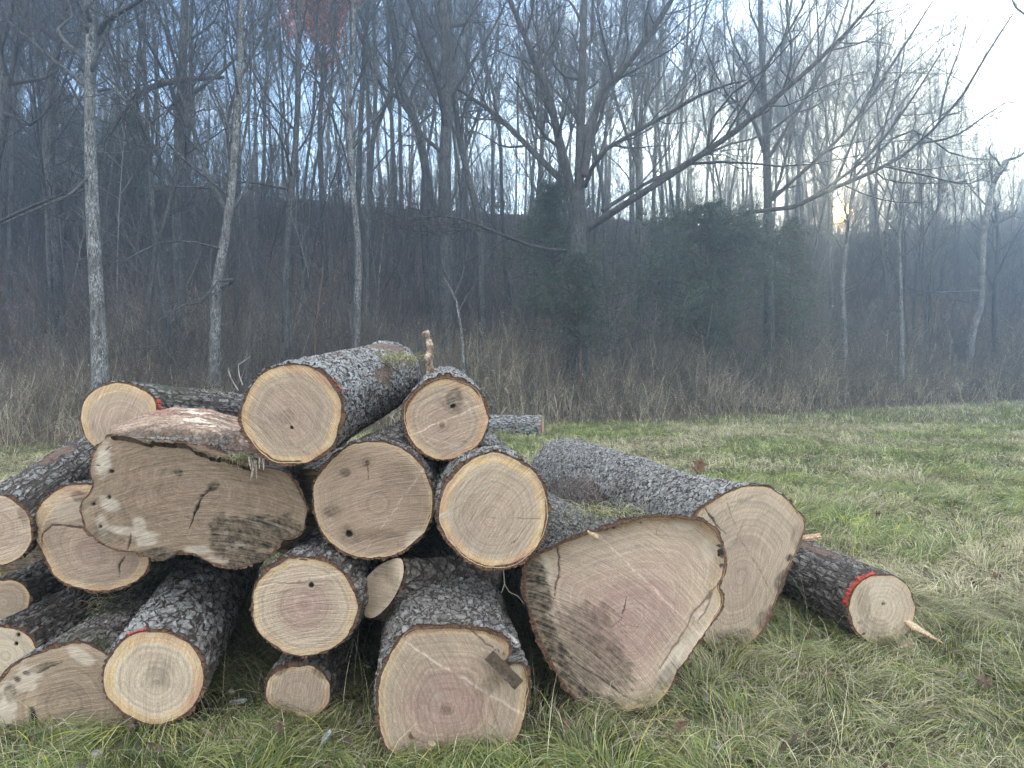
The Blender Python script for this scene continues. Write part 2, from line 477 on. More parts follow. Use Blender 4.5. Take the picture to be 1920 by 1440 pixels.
    bh = np.clip(bh * (0.75 + 0.5 * big), 0, 1)
    stripm = np.zeros_like(T)
    for (tc, thc, rt, rth, s_) in strip:
        dth = np.abs(np.mod(TH - thc + PI, 2 * PI) - PI)
        q = np.hypot((T - tc) / rt, dth / rth) + 0.9 * (fbm(qx * 0.6, qy * 0.6, qz * 0.6, sd + 12, 4) - 0.5) + 1.3 * (fbm(qx * 2.2, qy * 2.2, qz * 1.4, sd + 13, 4) - 0.5)
        stripm = np.maximum(stripm, s_ * sstep(0.95, 0.72, q))
    edge = sstep(0.03, 0.0, T) * (fbm(cth * Rm * 22, sth * Rm * 22, T * 0, sd + 15, 3) > 0.52)
    bh = bh * (1 - 0.75 * stripm)
    disp = 1.3 * amp * (bh - 0.35) * (1 - 0.5 * edge) - 0.35 * bt * stripm - edge * bt * 0.4
    R = R0 + disp
    rag = bt * 0.5 * (fbm(np.cos(th) * Rm * 40, np.sin(th) * Rm * 40, np.zeros_like(th), sd + 17, 3) - 0.5)
    Cn = P0 + ax * 0.004 + ax * ts[:, None]
    blend = np.exp(-ts / 0.25)[:, None]                     # the cross-section turns from the saw cut to the log's own axis
    u2 = np.cross([0, 0, 1.0], -ax); u2 /= np.linalg.norm(u2); v2 = np.cross(-ax, u2)
    U = blend * right + (1 - blend) * u2; U /= np.linalg.norm(U, axis=1, keepdims=True)
    Vv = blend * up + (1 - blend) * v2; Vv /= np.linalg.norm(Vv, axis=1, keepdims=True)
    V = Cn[:, None, :] + R[..., None] * (cth[..., None] * U[:, None, :] + sth[..., None] * Vv[:, None, :])
    # front rim rings
    rimV = []
    for k, off in ((0.0, 0.0), (0.5, -0.002), (1.0, -0.001)):
        rr = R[0] * (1 - k) + (Rf - bt * 1.45 + rag) * k
        rimV.append(P0 + ax * (0.004 + off + 0.003 * np.abs(rag)[:, None] / bt) + rr[:, None] * (np.cos(th)[:, None] * right + np.sin(th)[:, None] * up))
    endc = Cn[-1] + ax * 0.002                                # the far end, closed
    allV = np.concatenate([np.stack(rimV[::-1]), V, (endc + (V[-1] - endc) * 0.97)[None], (endc + (V[-1] - endc) * 0.02)[None]], 0)
    nr = len(ts) + 5
    pad = lambda A, v0: np.concatenate([np.full((3, nth), v0), A, np.full((2, nth), 0.6 if v0 == 0.5 else 0.0)], 0).ravel()
    lic = lichen * sstep(0.3, 0.62, fbm(cth * Rm * 3 + 2, sth * Rm * 3, T * 2.4, sd + 22, 4) * 0.7 + 0.3 * np.clip(sth * 0.5 + 0.5, 0, 1)) * (0.35 + 0.5 * cid + 0.5 * fine)
    pm = np.zeros_like(T)
    if paint:
        for (a0, a1, dep) in paint:
            mid, half = 0.5 * (a0 + a1), 0.5 * (a1 - a0)
            dth = np.abs(np.mod(TH - mid + PI, 2 * PI) - PI)
            pn = fbm(cth * Rm * 34, sth * Rm * 34, T * 24, sd + 30, 4)
            pm = np.maximum(pm, sstep(1.0, 0.8, dth / half + 0.8 * (pn - 0.5)) * sstep(1.0, 0.55, T / dep + 1.5 * (pn - 0.5)))
    tonev = np.clip(0.1 + 0.35 * cid + 0.35 * (fine - 0.3) + 0.6 * (big - 0.3), 0, 1)
    mo = np.clip(moss * sstep(0.45, 0.7, fbm(qx * 0.4, qy * 0.4, qz * 0.4, sd + 27, 3)) * sstep(0.0, 0.6, sth), 0, 1)
    at_ = dict(bh=pad(bh, 0.5), tone=pad(tonev, 0.4), strip=np.concatenate([np.zeros((3, nth)), stripm, np.ones((2, nth))]).ravel(), rim=pad(sstep(0.010, 0.0, T) * 0.8, 1.0), paint=pad(pm.astype(float), 0), lichen=pad(lic, 0), moss=pad(mo, 0),
               furrow=np.full(nr * nth, float(furrow)), pos=(allV - P0).reshape(-1, 3))
    ua = np.mod(TH + PI / 2, 2 * PI) * Rm / cell[0]; vb = T / cell[1]
    pr = lambda A, d_: np.concatenate([A[:1] - 3 * d_, A[:1] - 2 * d_, A[:1] - d_, A, A[-1:] + d_, A[-1:] + 3 * d_], 0)
    at_['bco'] = np.stack([pr(ua, 0.0), pr(vb, 0.1), np.full((nr, nth), sd * 0.7)], -1).reshape(-1, 3)
    build('bark', allV.reshape(-1, 3), grid_faces(nr, nth)[:, ::-1], M['bark'], root, at_)

    # ---- the sawn face: sapwood ring and heartwood disc with rings about the pith
    nf = int(np.clip(2 * PI * Rm / 0.0048, 160, 700)); tf = np.arange(nf) * 2 * PI / nf
    Rp = polar(poly, pc, tf)
    inner = Rp - bt * (0.95 + 1.3 * (fbm(np.cos(tf) * Rm * 9, np.sin(tf) * Rm * 9, s=sd + 2, o=3) - 0.5) + 0.4 * (fbm(np.cos(tf) * Rm * 40, np.sin(tf) * Rm * 40, s=sd + 3, o=3) - 0.5))
    hb = heart + 0.07 * (fbm(np.cos(tf) * 1.6 + 3, np.sin(tf) * 1.6 + 3, s=sd + 5, o=4) - 0.5) + 0.02 * (fbm(np.cos(tf) * 9, np.sin(tf) * 9, s=sd + 6, o=2) - 0.5)
    nr1 = int(max(24, Rm * heart / 0.0048)); nr2 = int(max(6, Rm * (1.03 - heart) / 0.004))
    f_h = np.linspace(0.004, 1, nr1)[:, None] * hb[None, :]
    f_s = hb[None, :] + np.linspace(0, 1, nr2)[:, None] * (1 - hb)[None, :]

    def face(frac):
        x = pc[0] + frac * inner * np.cos(tf); y = pc[1] + frac * inner * np.sin(tf)
        Pw = P0 + x[..., None] * right + y[..., None] * up
        px, py = proj(Pw)
        mpp = Y / F
        px = px + 9 * (fbm(x * 16, y * 16, s=sd + 8, o=3) - 0.5); py = py + 9 * (fbm(x * 16 + 7, y * 16, s=sd + 10, o=3) - 0.5)
        A = dict(dirt_shade=np.zeros_like(x), pale=np.zeros_like(x), dark=np.zeros_like(x), sap=np.zeros_like(x), red=np.zeros_like(x), brown=np.full_like(x, brown))
        z = 0.0035 * (fbm(x * 14, y * 14, s=sd + 13, o=4) - 0.5) + tilt[0] * x + tilt[1] * y
        ringshift = np.zeros_like(x)
        cs, sn = math.cos(math.radians(streak)), math.sin(math.radians(streak))
        for mk in marks:
            k = mk[0]
            if k == 'blob':                                 # kind, (x,y), rx, ry, angle, strength, attribute
                _, (bx, by), rx, ry, an, s_, which = mk
                ca, sa = math.cos(math.radians(an)), math.sin(math.radians(an))
                ux, uy = (px - bx) * ca + (py - by) * sa, -(px - bx) * sa + (py - by) * ca
                hs = (int(bx) * 7 + int(by) * 13) % 97
                gx, gy = x * cs + y * sn, -x * sn + y * cs
                nz = 0.5 * fbm(x * 24, y * 24, s=sd + hs, o=5) + 0.5 * fbm(gx * 14, gy * 120, s=sd + hs + 5, o=4)
                fall = np.clip(1.35 - np.hypot(ux / rx, uy / ry), 0, 1)
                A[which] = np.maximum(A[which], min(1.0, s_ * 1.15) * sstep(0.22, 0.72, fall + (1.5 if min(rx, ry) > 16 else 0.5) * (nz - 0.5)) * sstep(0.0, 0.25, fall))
            elif k == 'line':                               # pale or dark scratch, crack, shadow painted along a step
                _, pts, wd, s_, which = mk
                dd = segdist(px, py, pts)
                de = np.minimum(np.hypot(px - pts[0][0], py - pts[0][1]) * 1.6, np.hypot(px - pts[-1][0], py - pts[-1][1]))
                wl = wd * (0.25 + 0.85 * sstep(0, 45, de)) * (0.45 + 1.1 * fbm(x * 45, y * 45, s=sd + 18, o=2))
                m_ = s_ * sstep(wl, wl * 0.3, dd)
                A[which] = np.maximum(A[which], m_)
                if which == 'dark': z = z - 0.006 * m_
            elif k == 'step':                               # two saw passes that do not meet: one side lies lower
                _, (x0, y0), (x1, y1), drop, slope = mk
                nx_, ny_ = -(y1 - y0), (x1 - x0); nl = math.hypot(nx_, ny_)
                ds = ((px - x0) * nx_ + (py - y0) * ny_) / nl * mpp
                z = z - drop * sstep(-0.002, 0.003, ds) - slope * np.maximum(ds, 0)
                along = ((px - x0) * (x1 - x0) + (py - y0) * (y1 - y0)) / nl ** 2
                A['pale'] = np.maximum(A['pale'], 0.75 * sstep(0.004, 0.001, np.abs(ds)) * (fbm(along * 30, ds * 100, s=sd + 23, o=3) > 0.42))
            elif k == 'knot':
                _, (bx, by), r_, hole = mk
                q = np.hypot(px - bx, py - by) / r_
                A['dirt_shade'] = np.maximum(A['dirt_shade'], 0.55 * sstep(1.25, 0.5, q) * (0.6 + 0.4 * np.sin(q * 14)))
                if hole: A['dark'] = np.maximum(A['dark'], sstep(0.42, 0.3, q)); z = z - 0.01 * sstep(0.5, 0.2, q)
                ringshift += 0.016 * np.exp(-q * q)
            elif k == 'hole':
                _, (bx, by), r_ = mk
                q = np.hypot(px - bx, py - by) / r_
                A['dark'] = np.maximum(A['dark'], sstep(1.1, 0.7, q)); z = z - 0.008 * sstep(1.1, 0.6, q)
        A['red'] = np.clip(A['red'] + red * sstep(1.0, 0.15, frac) * (0.4 + 1.2 * fbm(x * 7, y * 7, s=sd + 44, o=3)), 0, 1)
        A['ring'] = frac * Rm + ringshift + sd * 0.37
        A['sap'] = sapk * np.clip(sstep(-0.012, 0.012, frac - hb[None, :]), 0, 1) if heart < 0.99 else np.zeros_like(x)
        ca, sa = math.cos(math.radians(streak)), math.sin(math.radians(streak))
        bow = 0.55 * (x * ca + y * sa) ** 2                  # a chain saw bar sweeps in slight arcs
        A['uvs'] = np.stack([x * ca + y * sa + sd, -x * sa + y * ca + bow + sd * 0.7, np.full_like(x, sd * 0.11)], -1).reshape(-1, 3)
        A['tone'] = np.full_like(x, tone)
        z = z * sstep(1.0, 0.93, frac) ** 0.3
        Pw = Pw + z[..., None] * nn
        return Pw.reshape(-1, 3), {k_: (v if v.ndim == 2 and v.shape[1] == 3 and k_ == 'uvs' else v.ravel()) for k_, v in A.items()}
    Vh, Ah = face(f_h)
    build('heartwood', Vh, [grid_faces(nr1, nf)], M['wood'], root, Ah)
    Vs, As = face(f_s)
    build('sapwood', Vs, [grid_faces(nr2, nf)], M['wood'], root, As)
    return root, dict(P0=P0, ax=ax, right=right, up=up, n=nn, L=L, Rm=Rm, u2=u2, v2=v2)


def knot(x, y, r, hole=False): return ('knot', (x, y), r, hole)
def blob(x, y, rx, ry, s=0.8, which='dirt_shade', an=0): return ('blob', (x, y), rx, ry, an, s, which)
def line(pts, w=2.2, s=0.9, which='pale'): return ('line', pts, w, s, which)
def step(a, b, drop=0.004, slope=0.03): return ('step', a, b, drop, slope)
def hole(x, y, r): return ('hole', (x, y), r)


R_ = math.radians
LOG = {}
LOG['top'] = make_log('topmost log of the pile with silver scaly bark and its far end raised', 3.2, (0.05, 2.2, 0.17), 0.222, circ=(548, 777, 100, 100), pith=(538, 783),
    heart=0.85, tone=0.35, lichen=0.65, cell=(0.036, 0.05), amp=0.015, streak=-50, strip=[(1.75, 1.2, 0.42, 1.0, 0.75), (0.62, 1.5, 0.22, 0.16, 1), (1.05, 0.35, 0.3, 0.3, 0.8)], paint=[(R_(26), R_(44), 0.018)],
    red=0.45, marks=[step((440, 755), (580, 852), 0.003, 0.02), hole(545, 800, 3), blob(536, 781, 16, 14, 0.35, 'dirt_shade'), line([(563, 838), (568, 848)], 1.6, 0.9, 'dark'), blob(460, 760, 12, 30, 0.4, 'red'), line([(540, 780), (520, 770)], 1.4, 0.5)])
LOG['knot'] = make_log('log with an open yellow knot hole in its cut end, right of the topmost log', 3.4, (-0.16, 1.9, 0.06), 0.185, circ=(837, 785, 84, 83), pith=(829, 797),
    heart=0.85, tone=0.3, lichen=0.6, streak=25, cell=(0.042, 0.08), amp=0.014,
    furrow=0.5, red=0.3, brown=0.1, marks=[knot(851, 750, 17, False), blob(852, 748, 20, 22, 0.75, 'dirt_shade'), blob(851, 749, 9, 11, 1, 'pale'), hole(849, 761, 5), step((907, 757), (779, 810), 0.003, 0.035), blob(829, 797, 7, 7, 0.7), blob(845, 762, 26, 12, 0.35, 'dirt_shade', 35), blob(873, 829, 6, 4, 0.5), line([(780, 812), (870, 842)], 2.5, 0.45)])
LOG['middle'] = make_log('large log with grey stained end and two dark knots at the centre of the pile', 3.3, (0.02, 2.3, 0.02), 0.25, circ=(700, 939, 117, 115), pith=(711, 945),
    heart=0.93, tone=0.0, lichen=0.3, streak=15, cell=(0.05, 0.09), amp=0.014,
    sapk=0.45, furrow=0.7, red=0.15, brown=0.25, marks=[knot(687, 866, 15, False), blob(688, 868, 6, 8, 0.8), line([(689, 872), (691, 888), (690, 901)], 1.8, 0.9, 'dark'), knot(654, 1001, 18, True), blob(625, 958, 22, 13, 0.5), blob(648, 885, 12, 10, 0.6), blob(700, 1000, 70, 12, 0.35), blob(750, 905, 46, 46, 0.25), blob(655, 1005, 26, 18, 0.4),
           line([(745, 1010), (746, 1048)], 1.4, 0.4, 'dark'), step((740, 955), (800, 870), 0.0015, 0.012), blob(775, 1010, 16, 22, 0.4, 'pale', 40), line([(625, 1010), (600, 985)], 1.5, 0.5, 'dark')])
LOG['orange'] = make_log('round log with a bright orange sapwood ring, above the big triangular log', 3.2, (-0.28, 2.2, 0.03), 0.225, circ=(925, 959, 108, 112), pith=(922, 972),
    heart=0.85, tone=0.45, lichen=0.5, streak=55, cell=(0.042, 0.08), amp=0.014, strip=[(0.9, 0.7, 0.12, 0.5, 0.6)],
    furrow=0.45, red=0.25, marks=[blob(833, 966, 13, 6, 0.95, 'pale', -15), step((835, 965), (960, 880), 0.003, 0.015), line([(957, 1020), (968, 1014), (975, 1004)], 1.8, 0.9, 'dark'), line([(914, 970), (930, 974)], 2, 0.8, 'dark'), line([(960, 972), (1020, 974)], 1.2, 0.4, 'dark'), line([(952, 905), (960, 920)], 2.5, 0.5), line([(870, 900), (905, 885)], 2.5, 0.4)])
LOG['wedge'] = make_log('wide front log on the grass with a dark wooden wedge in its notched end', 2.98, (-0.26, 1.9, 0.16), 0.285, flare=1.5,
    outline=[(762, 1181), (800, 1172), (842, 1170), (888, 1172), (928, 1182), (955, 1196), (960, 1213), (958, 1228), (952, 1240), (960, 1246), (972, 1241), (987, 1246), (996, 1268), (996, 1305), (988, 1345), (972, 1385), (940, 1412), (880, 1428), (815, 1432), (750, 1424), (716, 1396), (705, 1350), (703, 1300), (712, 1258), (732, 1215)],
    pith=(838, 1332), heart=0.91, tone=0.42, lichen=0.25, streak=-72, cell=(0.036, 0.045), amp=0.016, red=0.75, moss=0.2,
    sapk=0.75, furrow=0.3, marks=[step((963, 1330), (760, 1207), 0.004, 0.05), blob(838, 1330, 80, 72, 0.45, 'red'), blob(838, 1330, 14, 10, 0.45), blob(918, 1286, 34, 14, 0.30, 'dirt_shade', -35), line([(915, 1308), (935, 1360), (942, 1390)], 1.8, 0.4, 'dark'), blob(968, 1255, 18, 14, 0.5, 'pale'), line([(870, 1175), (930, 1220), (950, 1232)], 1.8, 0.7, 'dark')])
LOG['triangle'] = make_log('huge three-cornered butt log with pink heartwood and a muddy left side', 3.4, (-0.72, 2.7, 0.06), 0.30, flare=0.42, n=(0.05, -1, 0.10),
    outline=[(998, 1040), (1045, 1016), (1090, 999), (1140, 983), (1190, 969), (1240, 964), (1295, 967), (1336, 982), (1358, 1008), (1366, 1046), (1360, 1080), (1352, 1096), (1360, 1118), (1352, 1148), (1322, 1192), (1282, 1250), (1238, 1322), (1190, 1338), (1110, 1336), (1062, 1298), (1022, 1232), (992, 1160), (978, 1098), (982, 1058)],
    pith=(1185, 1165), heart=0.94, tone=0.5, lichen=0.45, streak=-38, cell=(0.03, 0.07), amp=0.012, red=0.85, moss=0.5, tilt=(0, 0),
    sapk=0.6, furrow=0.5, marks=[step((1350, 1090), (1215, 1330), 0.03, 0.04), step((1300, 1176), (1160, 1040), 0.003, 0.05), blob(1010, 1110, 26, 95, 1, 'dirt_shade', -10), blob(1030, 1200, 26, 90, 1, 'dirt_shade', -28), blob(1070, 1290, 30, 60, 1, 'dirt_shade', -45), blob(1090, 1190, 75, 60, 0.55, 'dirt_shade', -20), blob(1130, 1240, 60, 75, 0.6, 'dirt_shade', -40), line([(1354, 1090), (1322, 1132), (1290, 1178), (1262, 1222), (1232, 1272)], 2.0, 0.55, 'dark'), blob(1262, 1245, 12, 50, 0.8, 'pale', 32), blob(1300, 1225, 26, 80, 0.45, 'pale', 33), blob(1110, 1320, 60, 22, 0.8), blob(1185, 1160, 85, 68, 0.8, 'red'),  # the dark line paints the shadow along the hinge step
           line([(1047, 1015), (1052, 1050), (1050, 1085), (1040, 1130)], 2.4, 0.9, 'dark'), blob(1025, 1075, 14, 40, 0.6, 'pale'), line([(1180, 1120), (1168, 1165), (1155, 1178)], 1.6, 0.75, 'dark'), line([(1168, 1178), (1205, 1178)], 1.4, 0.55, 'dark'), line([(1060, 1230), (1130, 1280), (1190, 1320)], 2, 0.7, 'dark'),
           hole(1140, 994, 4), hole(1154, 992, 4), hole(1207, 980, 2.5), line([(1165, 1045), (1185, 1040)], 3, 0.9), line([(1080, 1020), (1140, 1004)], 7, 0.5), blob(1290, 985, 30, 12, 0.5, 'pale'), line([(1310, 1170), (1345, 1100)], 2, 0.6, 'dark'), blob(1255, 1270, 14, 40, 0.5, 'dirt_shade', 35), blob(1338, 1030, 16, 40, 0.35, 'pale', 15)])
LOG['long'] = make_log('very long pale barked log with teardrop cut end, behind the triangular butt log', 4.15, (-0.70, 3.7, 0.02), 0.385, flare=0.7, n=(0.12, -1, 0.06),
    outline=[(1300, 965), (1328, 942), (1362, 922), (1400, 909), (1440, 912), (1478, 936), (1505, 962), (1514, 985), (1504, 1015), (1488, 1052), (1466, 1108), (1446, 1160), (1424, 1196), (1385, 1222), (1335, 1222), (1300, 1180), (1284, 1100), (1286, 1020)],
    pith=(1392, 1085), heart=0.95, tone=0.62, lichen=0.6, streak=80, cell=(0.042, 0.042), amp=0.016, red=0.35, strip=[(2.1, 3.0, 1.0, 0.5, 0.5)],
    sapk=0.45, marks=[step((1395, 1000), (1480, 920), 0.003, 0.035), step((1420, 1060), (1460, 1130), 0.004, 0.04), blob(1498, 1010, 14, 30, 0.45), blob(1468, 1090, 12, 28, 0.7, 'dirt_shade', 20), blob(1440, 1165, 20, 30, 0.6, 'dirt_shade', 25), line([(1322, 950), (1345, 985), (1360, 1000)], 3, 0.85, 'dark'), line([(1360, 935), (1378, 990)], 1.5, 0.45, 'dark'), line([(1395, 975), (1380, 1020)], 1.4, 0.45, 'dark'), blob(1480, 1045, 6, 8, 0.8), blob(1385, 1195, 50, 16, 0.4), line([(1370, 945), (1440, 925)], 5, 0.4, 'dirt_shade')])
LOG['right'] = make_log('small dark log with orange paint on its rim, lying on grass at far right', 4.2, (-0.40, 2.2, 0.02), 0.195, circ=(1653, 1143, 66, 68), n=(0.05, -1, 0.05), pith=(1650, 1140),
    heart=0.90, tone=0.85, lichen=0.25, streak=70, cell=(0.045, 0.075), amp=0.014, paint=[(R_(95), R_(178), 0.042)], strip=[(0.55, 1.7, 0.3, 0.3, 0.9), (0.25, 1.2, 0.18, 0.3, 0.5)],
    sapk=0.45, furrow=0.75, marks=[blob(1620, 1130, 14, 40, 0.35, 'dirt_shade'), blob(1658, 1132, 4, 4, 0.8), blob(1615, 1165, 6, 6, 0.6), blob(1640, 1100, 40, 20, 0.3, 'pale'), blob(1640, 1175, 30, 20, 0.25)])
LOG['upper'] = make_log('round clean log stacked on a small log under the grey knotty one', 3.2, (0.03, 2.2, 0.03), 0.215, circ=(570, 1136, 103, 96), pith=(570, 1133),
    heart=0.88, tone=0.55, lichen=0.35, streak=8, cell=(0.045, 0.1), amp=0.014, red=0.6,
    sapk=0.65, furrow=0.7, marks=[hole(582, 1097, 6), step((660, 1072), (473, 1100), 0.002, 0.02), line([(540, 1150), (580, 1160)], 2, 0.5), blob(567, 1135, 46, 40, 0.35, 'red'), line([(473, 1098), (540, 1092), (600, 1090)], 2, 0.4, 'dark')])
LOG['under'] = make_log('smallest log lying in the grass beneath a round clean log', 3.3, (0.0, 2.0, 0.02), 0.15, circ=(558, 1297, 67, 58), heart=0.84, tone=0.5, lichen=0.2, streak=80, bt=0.02,
    furrow=0.6, sapk=0.8, red=0.3, marks=[blob(530, 1255, 20, 8, 0.6, 'dirt_shade', -30), blob(600, 1262, 18, 8, 0.5, 'dirt_shade', 30)])
LOG['front'] = make_log('silver barked front log with a thick yellow sapwood ring and red paint flecks', 3.15, (-0.42, 2.3, 0.16), 0.205, circ=(289, 1271, 99, 93), n=(0.02, -1, 0.05), pith=(293, 1279),
    heart=0.80, tone=0.85, lichen=0.7, streak=85, cell=(0.062, 0.085), amp=0.018, paint=[(R_(100), R_(124), 0.026)], strip=[(0.10, -0.1, 0.16, 0.13, 1)],
    furrow=0.35, marks=[blob(300, 1262, 34, 30, 0.28, 'dirt_shade'), blob(293, 1279, 12, 9, 0.5), line([(262, 1292), (296, 1278)], 1.6, 0.5)])
LOG['rotten'] = make_log('wide lumpy weathered log with a black stained and cracked end', 3.38, (-0.10, 1.05, 0.03), 0.30, flare=0.8, n=(0.02, -1, 0.08),
    outline=[(205, 817), (262, 820), (330, 826), (395, 836), (440, 856), (492, 874), (540, 886), (563, 918), (578, 958), (570, 998), (528, 1018), (506, 1046), (455, 1066), (400, 1060), (368, 1044), (330, 1042), (297, 1055), (248, 1040), (214, 1032), (172, 1010), (154, 982), (150, 945), (170, 915), (165, 882), (170, 850), (184, 830)],
    pith=(352, 905), heart=0.995, tone=0.05, lichen=0.15, streak=3, cell=(0.05, 0.09), amp=0.016, bt=0.012, strip=[(0.35, 1.4, 0.35, 1.2, 0.7)],
    red=0.3, brown=0.62, marks=[line([(402, 905), (382, 930), (366, 965), (352, 1000)], 2.7, 1, 'dark'), line([(395, 915), (362, 945)], 1.7, 0.9, 'dark'), blob(400, 910, 16, 12, 0.9, 'dirt_shade', -30), blob(490, 1000, 75, 40, 0.95, 'dirt_shade', 5), blob(420, 1010, 34, 52, 0.85, 'dirt_shade'), blob(470, 1045, 60, 18, 0.9), blob(370, 940, 260, 140, 0.30), blob(250, 960, 60, 50, 0.35), blob(300, 870, 70, 30, 0.4), blob(540, 990, 34, 30, 0.85), blob(305, 1040, 60, 16, 0.8), blob(200, 1005, 45, 12, 0.5, 'dirt_shade', 25), blob(260, 900, 38, 60, 0.28), blob(335, 885, 11, 9, 0.75), blob(475, 900, 100, 50, 0.35, 'dirt_shade'),
           blob(192, 868, 18, 36, 0.85, 'pale', 10), blob(205, 945, 24, 14, 0.9, 'pale', 20), blob(192, 985, 12, 24, 0.6, 'pale'), blob(245, 998, 60, 9, 0.8, 'pale', 8), blob(262, 985, 16, 14, 0.8, 'pale'), blob(275, 1015, 22, 12, 0.8, 'pale'), blob(370, 1030, 30, 10, 0.7, 'pale'), blob(500, 985, 34, 10, 0.55, 'pale', 10), blob(438, 1022, 30, 10, 0.45, 'pale', 10), blob(415, 1050, 30, 8, 0.45, 'pale', 8),
           line([(246, 995), (240, 1030), (232, 1050)], 2.5, 0.95, 'dark'), hole(187, 988, 4), hole(173, 946, 4), hole(209, 886, 4), hole(204, 932, 4), line([(180, 873), (190, 873)], 2.5, 0.9, 'dark'), line([(196, 846), (206, 838)], 2.5, 0.9, 'dark'), blob(385, 960, 46, 30, 0.4, 'red'), blob(362, 920, 22, 26, 0.45, 'red'), line([(340, 965), (380, 980)], 1.4, 0.6, 'dark'), line([(470, 975), (560, 1000)], 1.6, 0.6, 'dark'), blob(425, 1000, 5, 42, 0.6, 'pale')])
LOG['back'] = make_log('log pointing left at the upper back with one orange fleck on its rim', 4.2, (0.62, 2.2, -0.22), 0.205, circ=(224, 785, 78, 70), n=(-0.06, -1, 0.06), pith=(235, 800),
    heart=0.83, tone=0.4, lichen=0.45, streak=72, cell=(0.05, 0.11), amp=0.014, paint=[(R_(10), R_(28), 0.026)], moss=0.35, furrow=0.8, red=0.3, marks=[blob(170, 815, 12, 30, 0.4, 'red')])
LOG['edge'] = make_log('log with a plain rounded end at the left picture edge, bark running up right', 3.5, (-0.55, 1.7, 0.12), 0.16, circ=(-5, 994, 70, 70), n=(0.05, -1, 0.05), heart=0.92, tone=0.35, lichen=0.4, red=0.4, cell=(0.045, 0.12), amp=0.013, streak=20, strip=[(1.2, 1.7, 0.4, 0.4, 0.9)],
    furrow=0.85, sapk=0.4, marks=[blob(45, 960, 14, 20, 0.4)])
LOG['hollow'] = make_log('log with a curved inner seam, half hidden behind the lumpy weathered log', 3.58, (-0.12, 1.9, -0.12), 0.24,
    outline=[(140, 905), (200, 912), (250, 950), (280, 1020), (279, 1068), (245, 1098), (190, 1112), (140, 1106), (100, 1082), (80, 1045), (62, 1010), (58, 970), (80, 935), (110, 912)], pith=(170, 1045),
    heart=0.84, tone=0.25, lichen=0.3, streak=10, red=0.45,
    furrow=0.6, brown=0.15, cell=(0.05, 0.1), marks=[line([(78, 1030), (80, 1000), (100, 984), (150, 988), (200, 1000)], 2.2, 0.85, 'dark'), line([(236, 1040), (226, 1066), (222, 1084)], 2.6, 0.95, 'dark'), blob(250, 1060, 22, 36, 0.35, 'red'), blob(130, 950, 50, 30, 0.3, 'pale'), blob(150, 930, 20, 12, 0.5, 'dirt_shade')])
LOG['corner'] = make_log('broad decayed log with a crumbling tan edge in the bottom left corner', 3.2, (-0.06, 2.0, 0.10), 0.20, flare=0.5, n=(0.05, -1, 0.08),
    outline=[(-14, 1290), (8, 1255), (55, 1226), (110, 1206), (158, 1201), (190, 1216), (222, 1242), (250, 1290), (258, 1345), (236, 1378), (175, 1396), (95, 1408), (30, 1412), (-8, 1390), (-20, 1340)], pith=(120, 1318),
    heart=0.995, tone=0.22, lichen=0.1, streak=12, cell=(0.04, 0.07), moss=1.0, amp=0.014, bt=0.016,
    furrow=0.5, brown=0.5, marks=[blob(45, 1275, 40, 22, 0.6, 'pale', -30), blob(14, 1330, 18, 50, 0.7, 'pale'), blob(62, 1355, 10, 34, 1, 'dark', -8), line([(95, 1378), (150, 1386), (200, 1390)], 4, 1, 'dark'), blob(50, 1262, 10, 6, 0.9), blob(32, 1272, 7, 5, 0.9), blob(150, 1230, 30, 14, 0.6, 'pale', 30), line([(70, 1262), (115, 1240)], 3, 0.7, 'dark'), blob(20, 1370, 20, 14, 0.8), blob(140, 1300, 70, 60, 0.25), blob(20, 1300, 14, 20, 0.6, 'dirt_shade'), blob(80, 1250, 30, 10, 0.5, 'dirt_shade', -20)])
LOG['shadow'] = make_log('dark barked log with a small knotted cream end at the lower left edge', 3.5, (0.20, 1.7, 0.12), 0.145, circ=(10, 1230, 64, 60), n=(0.05, -1, 0.08), heart=0.97, tone=0.95, lichen=0.12, cell=(0.04, 0.09), amp=0.018, streak=-40,
    furrow=0.85, marks=[knot(34, 1192, 9, True), hole(30, 1206, 4)])
LOG['deep'] = make_log('small log in shade beneath the left edge log, tan end barely showing', 3.9, (0.12, 1.6, 0.06), 0.135, circ=(12, 1126, 47, 42), n=(0.05, -1, 0.05), heart=0.9, tone=0.3, lichen=0.1, streak=-10, cell=(0.04, 0.09), amp=0.016, furrow=0.8)

LOG['inner'] = make_log('added filler log painted dark as shade, glimpsed between the weathered log and the centre log', 4.3, (-0.10, 1.8, 0.02), 0.19, circ=(566, 962, 88, 84), heart=0.9, tone=0.1, lichen=0.2, furrow=0.5, sapk=0.5, marks=[blob(566, 962, 110, 110, 0.6)])  # filler log added to close the gap; blob paints shade over its end

LOG['gap'] = make_log('added filler log painted dark as shade in the gap under the left edge log', 4.7, (0.05, 1.5, 0.02), 0.17, circ=(52, 1056, 56, 52), heart=0.9, tone=0.1, lichen=0.1, furrow=0.8, cell=(0.04, 0.09), marks=[blob(52, 1056, 90, 90, 0.8)])  # second added filler; its end is darkened to stand in for shade


